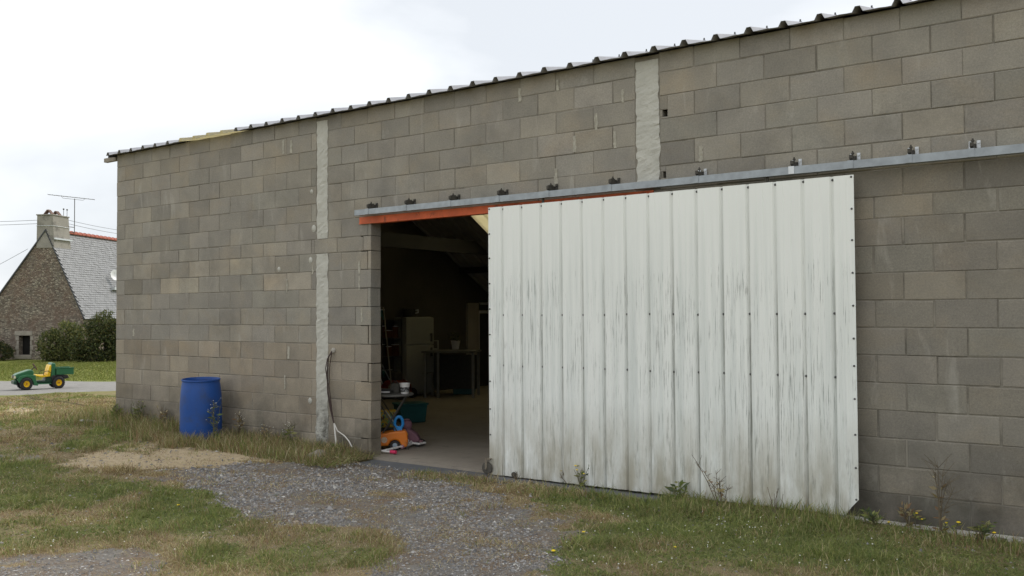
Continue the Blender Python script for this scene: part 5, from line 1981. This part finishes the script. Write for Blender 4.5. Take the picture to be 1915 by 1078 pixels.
def weed(x, y, h, label, cat='weed', stems=5, spread=.35, leaves=40, flower=None, nfl=6, dry=False, seed=0, lean=(0, 0), leafs=.022, group=None):
    r = random.Random(seed)
    z = float(ground_z(x, y)) - .01
    t_ = thing('weed' if cat == 'weed' else 'dandelion', label, cat, (x, y, z), group=group)
    st, tips, mids = MB(), [], []
    for i in range(stems):
        a = r.uniform(0, 6.28)
        sp = spread * h * r.uniform(.2, 1)
        hh = h * r.uniform(.6, 1)
        tip = Vector((math.cos(a) * sp + lean[0] * hh, math.sin(a) * sp * .6 + lean[1] * hh, hh))
        if y + tip.y > -.04:
            tip.y = -.04 - y
        mid = tip * .5 + Vector((r.uniform(-.02, .02), r.uniform(-.02, .02), hh * .08))
        st.tube([(0, 0, 0), mid, tip], .0042 if h > .3 else .0032, 5, .0016)
        tips.append(tip)
        mids.append(mid)
        if h > .25:
            for q in range(6):
                u = r.uniform(.35, .95)
                b0_ = mid.lerp(tip, u) if u > .5 else mid * (u * 2)
                e_ = b0_ + Vector((r.uniform(-.10, .10), min(r.uniform(-.08, .06), -.03 - y - b0_.y), r.uniform(.03, .12))) * (h / .5)
                st.tube([b0_, e_], .002, 4, .0012)
                tips.append(e_)
    st.build('stem', M['dry_stalk'] if dry else M['stalk'], t_)
    if leaves:
        rr_ = np.random.default_rng(seed)
        V, Q, cc = [], [], []
        pal = D_COL if dry else np.concatenate([G_COL, np.array([(0.10, .13, .07)])])
        for i in range(leaves):
            u = r.random() ** 1.3
            tp_, md_ = tips[r.randrange(len(tips))], mids[r.randrange(len(mids))]
            c0_ = np.array(md_.lerp(tp_, u) if r.random() < .5 else md_ * u)
            d_ = rr_.normal(size=3)
            d_[2] = abs(d_[2]) * .5
            d_ /= np.linalg.norm(d_)
            s_ = leafs * r.uniform(.6, 1.6) * (1.3 - .6 * u)
            pz = np.cross(d_, rr_.normal(size=3))
            pz /= np.linalg.norm(pz)
            o = len(V)
            V += [c0_, c0_ + d_ * s_ + pz * s_ * .35, c0_ + d_ * s_ * 2.1, c0_ + d_ * s_ - pz * s_ * .35]
            Q.append((o, o + 1, o + 2, o + 3))
            cc += [pal[r.randrange(len(pal))] * r.uniform(.7, 1.2)] * 4
        V = np.array(V)
        V[:, 2] = np.maximum(V[:, 2], .002)
        V[:, 1] = np.minimum(V[:, 1], -.03 - y) if y < 0 else V[:, 1]
        fast_mesh('leaves', V, np.array(Q), M['leaf'], np.array(cc), t_)
    if flower:
        fl_ = MB()
        for i in range(min(nfl, len(tips))):
            tp_ = tips[-1 - i] if h > .25 else tips[i]
            s_ = (.013 if flower == 'petal_y' else .006) * r.uniform(.7, 1.2)
            fl_.lathe([(.001, tp_.z - s_ * .5), (s_, tp_.z), (s_ * .7, tp_.z + s_ * .35), (.001, tp_.z + s_ * .4)], 7, (tp_.x, tp_.y, 0))
        o_ = fl_.build('flower_head', M[flower], t_)
        if nfl > 1:
            o_['kind'] = 'stuff'
    return t_


def W_(px, py, *a, **k):
    p = gnd(px, py)
    y = p[1] if not (p[0] > 0 and p[1] > -.08) else -.10
    return weed(p[0], y, *a, **k)


WG = 'weeds along the barn wall'
W_(402, 830, .56, 'tall flowering weed in front of the right side of the blue barrel', stems=4, leaves=70, flower='petal_w', nfl=16, seed=1, group=WG, spread=.2)
W_(436, 812, .30, 'bushy white-flowered weed just right of the blue barrel', stems=8, leaves=110, flower='petal_w', nfl=20, seed=2, group=WG, spread=.6)
W_(470, 820, .34, 'thin white-flowered weed two steps right of the blue barrel', stems=6, leaves=50, flower='petal_w', nfl=20, seed=3, group=WG, dry=True)
W_(530, 826, .24, 'low brown weed midway between barrel and cement strip', stems=7, leaves=60, flower='petal_w', nfl=12, seed=4, group=WG, dry=True, spread=.7)
W_(568, 834, .30, 'green flowering weed left of the cement strip foot', stems=6, leaves=60, flower='petal_w', nfl=12, seed=5, group=WG)
W_(285, 792, .34, 'spreading grey-green weed between barn corner and barrel', stems=9, leaves=130, seed=6, group=WG, spread=.7)
W_(245, 788, .26, 'dark bushy weed at the barn corner', stems=9, leaves=150, seed=7, group=WG, spread=.6)
W_(322, 800, .30, 'reddish dry weed touching the left side of the barrel', stems=8, leaves=70, seed=8, group=WG, dry=True, spread=.4)
W_(640, 850, .18, 'leafy green weed at the foot of the stained wall end', stems=8, leaves=110, seed=9, group=WG, spread=.8)
W_(172, 760, .30, 'feathery pale weed standing alone left of the barn corner', stems=3, leaves=26, seed=10, group=WG, spread=.2)
DG = 'weeds in front of the sliding door'
W_(1085, 910, .19, 'thin yellow-flowered weed against the left part of the door', stems=8, leaves=16, flower='petal_y', nfl=3, seed=11, group=DG, spread=.45)
W_(1062, 905, .13, 'leaning dry stalks left of the yellow-flowered weed', stems=4, leaves=4, seed=12, group=DG, dry=True, lean=(-.5, 0))
W_(965, 898, .10, 'dry straw tuft near the guide wheel', stems=9, leaves=0, seed=13, group=DG, dry=True, spread=.5)
W_(1272, 935, .17, 'broad-leaved weed at the middle of the door foot', stems=5, leaves=34, seed=14, group=DG, spread=.5, leafs=.03)
W_(1345, 950, .38, 'long dry stalk leaning left across the door', stems=2, leaves=10, seed=15, group=DG, dry=True, lean=(-.55, 0), spread=.12)
W_(1352, 952, .28, 'upright seeding weed right of the leaning stalk', stems=4, leaves=20, seed=16, group=DG, dry=True, spread=.35)
W_(1450, 965, .22, 'wispy grass stalks at the right part of the door foot', stems=7, leaves=0, seed=17, group=DG, dry=True, spread=.3)
W_(1758, 1000, .52, 'tallest dry branching weed against the blocks right of the door', stems=6, leaves=24, seed=18, dry=True, spread=.28, group='weeds right of the door')
W_(1700, 985, .20, 'small dry weed between door corner and tall branching weed', stems=6, leaves=40, seed=19, dry=True, spread=.5, group='weeds right of the door')
W_(1640, 985, .13, 'low leafy weed under the torn door corner', stems=7, leaves=70, seed=20, spread=.9, group='weeds right of the door')
W_(1830, 1012, .17, 'scrubby weed right of the tall branching weed', stems=8, leaves=60, seed=21, spread=.7, group='weeds right of the door')

DL = 'yellow dandelions in the grass'
for i, (px, py, h, lab) in enumerate(((1717, 985, .13, 'left one of two tall yellow dandelions right of the door'), (1728, 985, .13, 'right one of two tall yellow dandelions right of the door'),
                                       (1770, 998, .11, 'yellow dandelion under the tall dry weed'), (1790, 1002, .12, 'yellow dandelion just right of the tall dry weed'),
                                       (1860, 1015, .09, 'yellow dandelion near the right edge by the wall'), (1663, 985, .05, 'short yellow dandelion under the torn door corner'),
                                       (333, 955, .06, 'lone bright yellow dandelion in the green patch at left'), (1092, 1000, .03, 'tiny yellow dandelion in the lawn before the door'),
                                       (1262, 1026, .03, 'tiny yellow dandelion in the lawn nearer the camera'), (1035, 1036, .03, 'tiny yellow dandelion at the gravel edge'))):
    p = gnd(px, py)
    weed(p[0], min(p[1], -.10) if p[0] > 0 else p[1], h, lab, 'dandelion', stems=1, spread=.1, leaves=8, flower='petal_y', nfl=1, seed=200 + i, leafs=.016, group=DL)
# small white daisies, too many to count
dz = MB()
for i in range(190):
    px, py = random.choice([(random.uniform(950, 1500), random.uniform(950, 1070)), (random.uniform(1050, 1700), random.uniform(930, 1075)), (random.uniform(20, 500), random.uniform(880, 1060)), (random.uniform(440, 640), random.uniform(815, 860))])
    p = gnd(px, py)
    if p[0] > 4.9 and p[1] > -.36 or p[1] > -.1 and p[0] > 0:
        continue
    s_ = random.uniform(.003, .006)
    dz.lathe([(s_ * .3, p[2] + .028), (s_, p[2] + .032), (s_ * .4, p[2] + .035)], 6, (p[0], p[1], 0))
dz.build('daisies', M['petal_w'], kind='stuff')
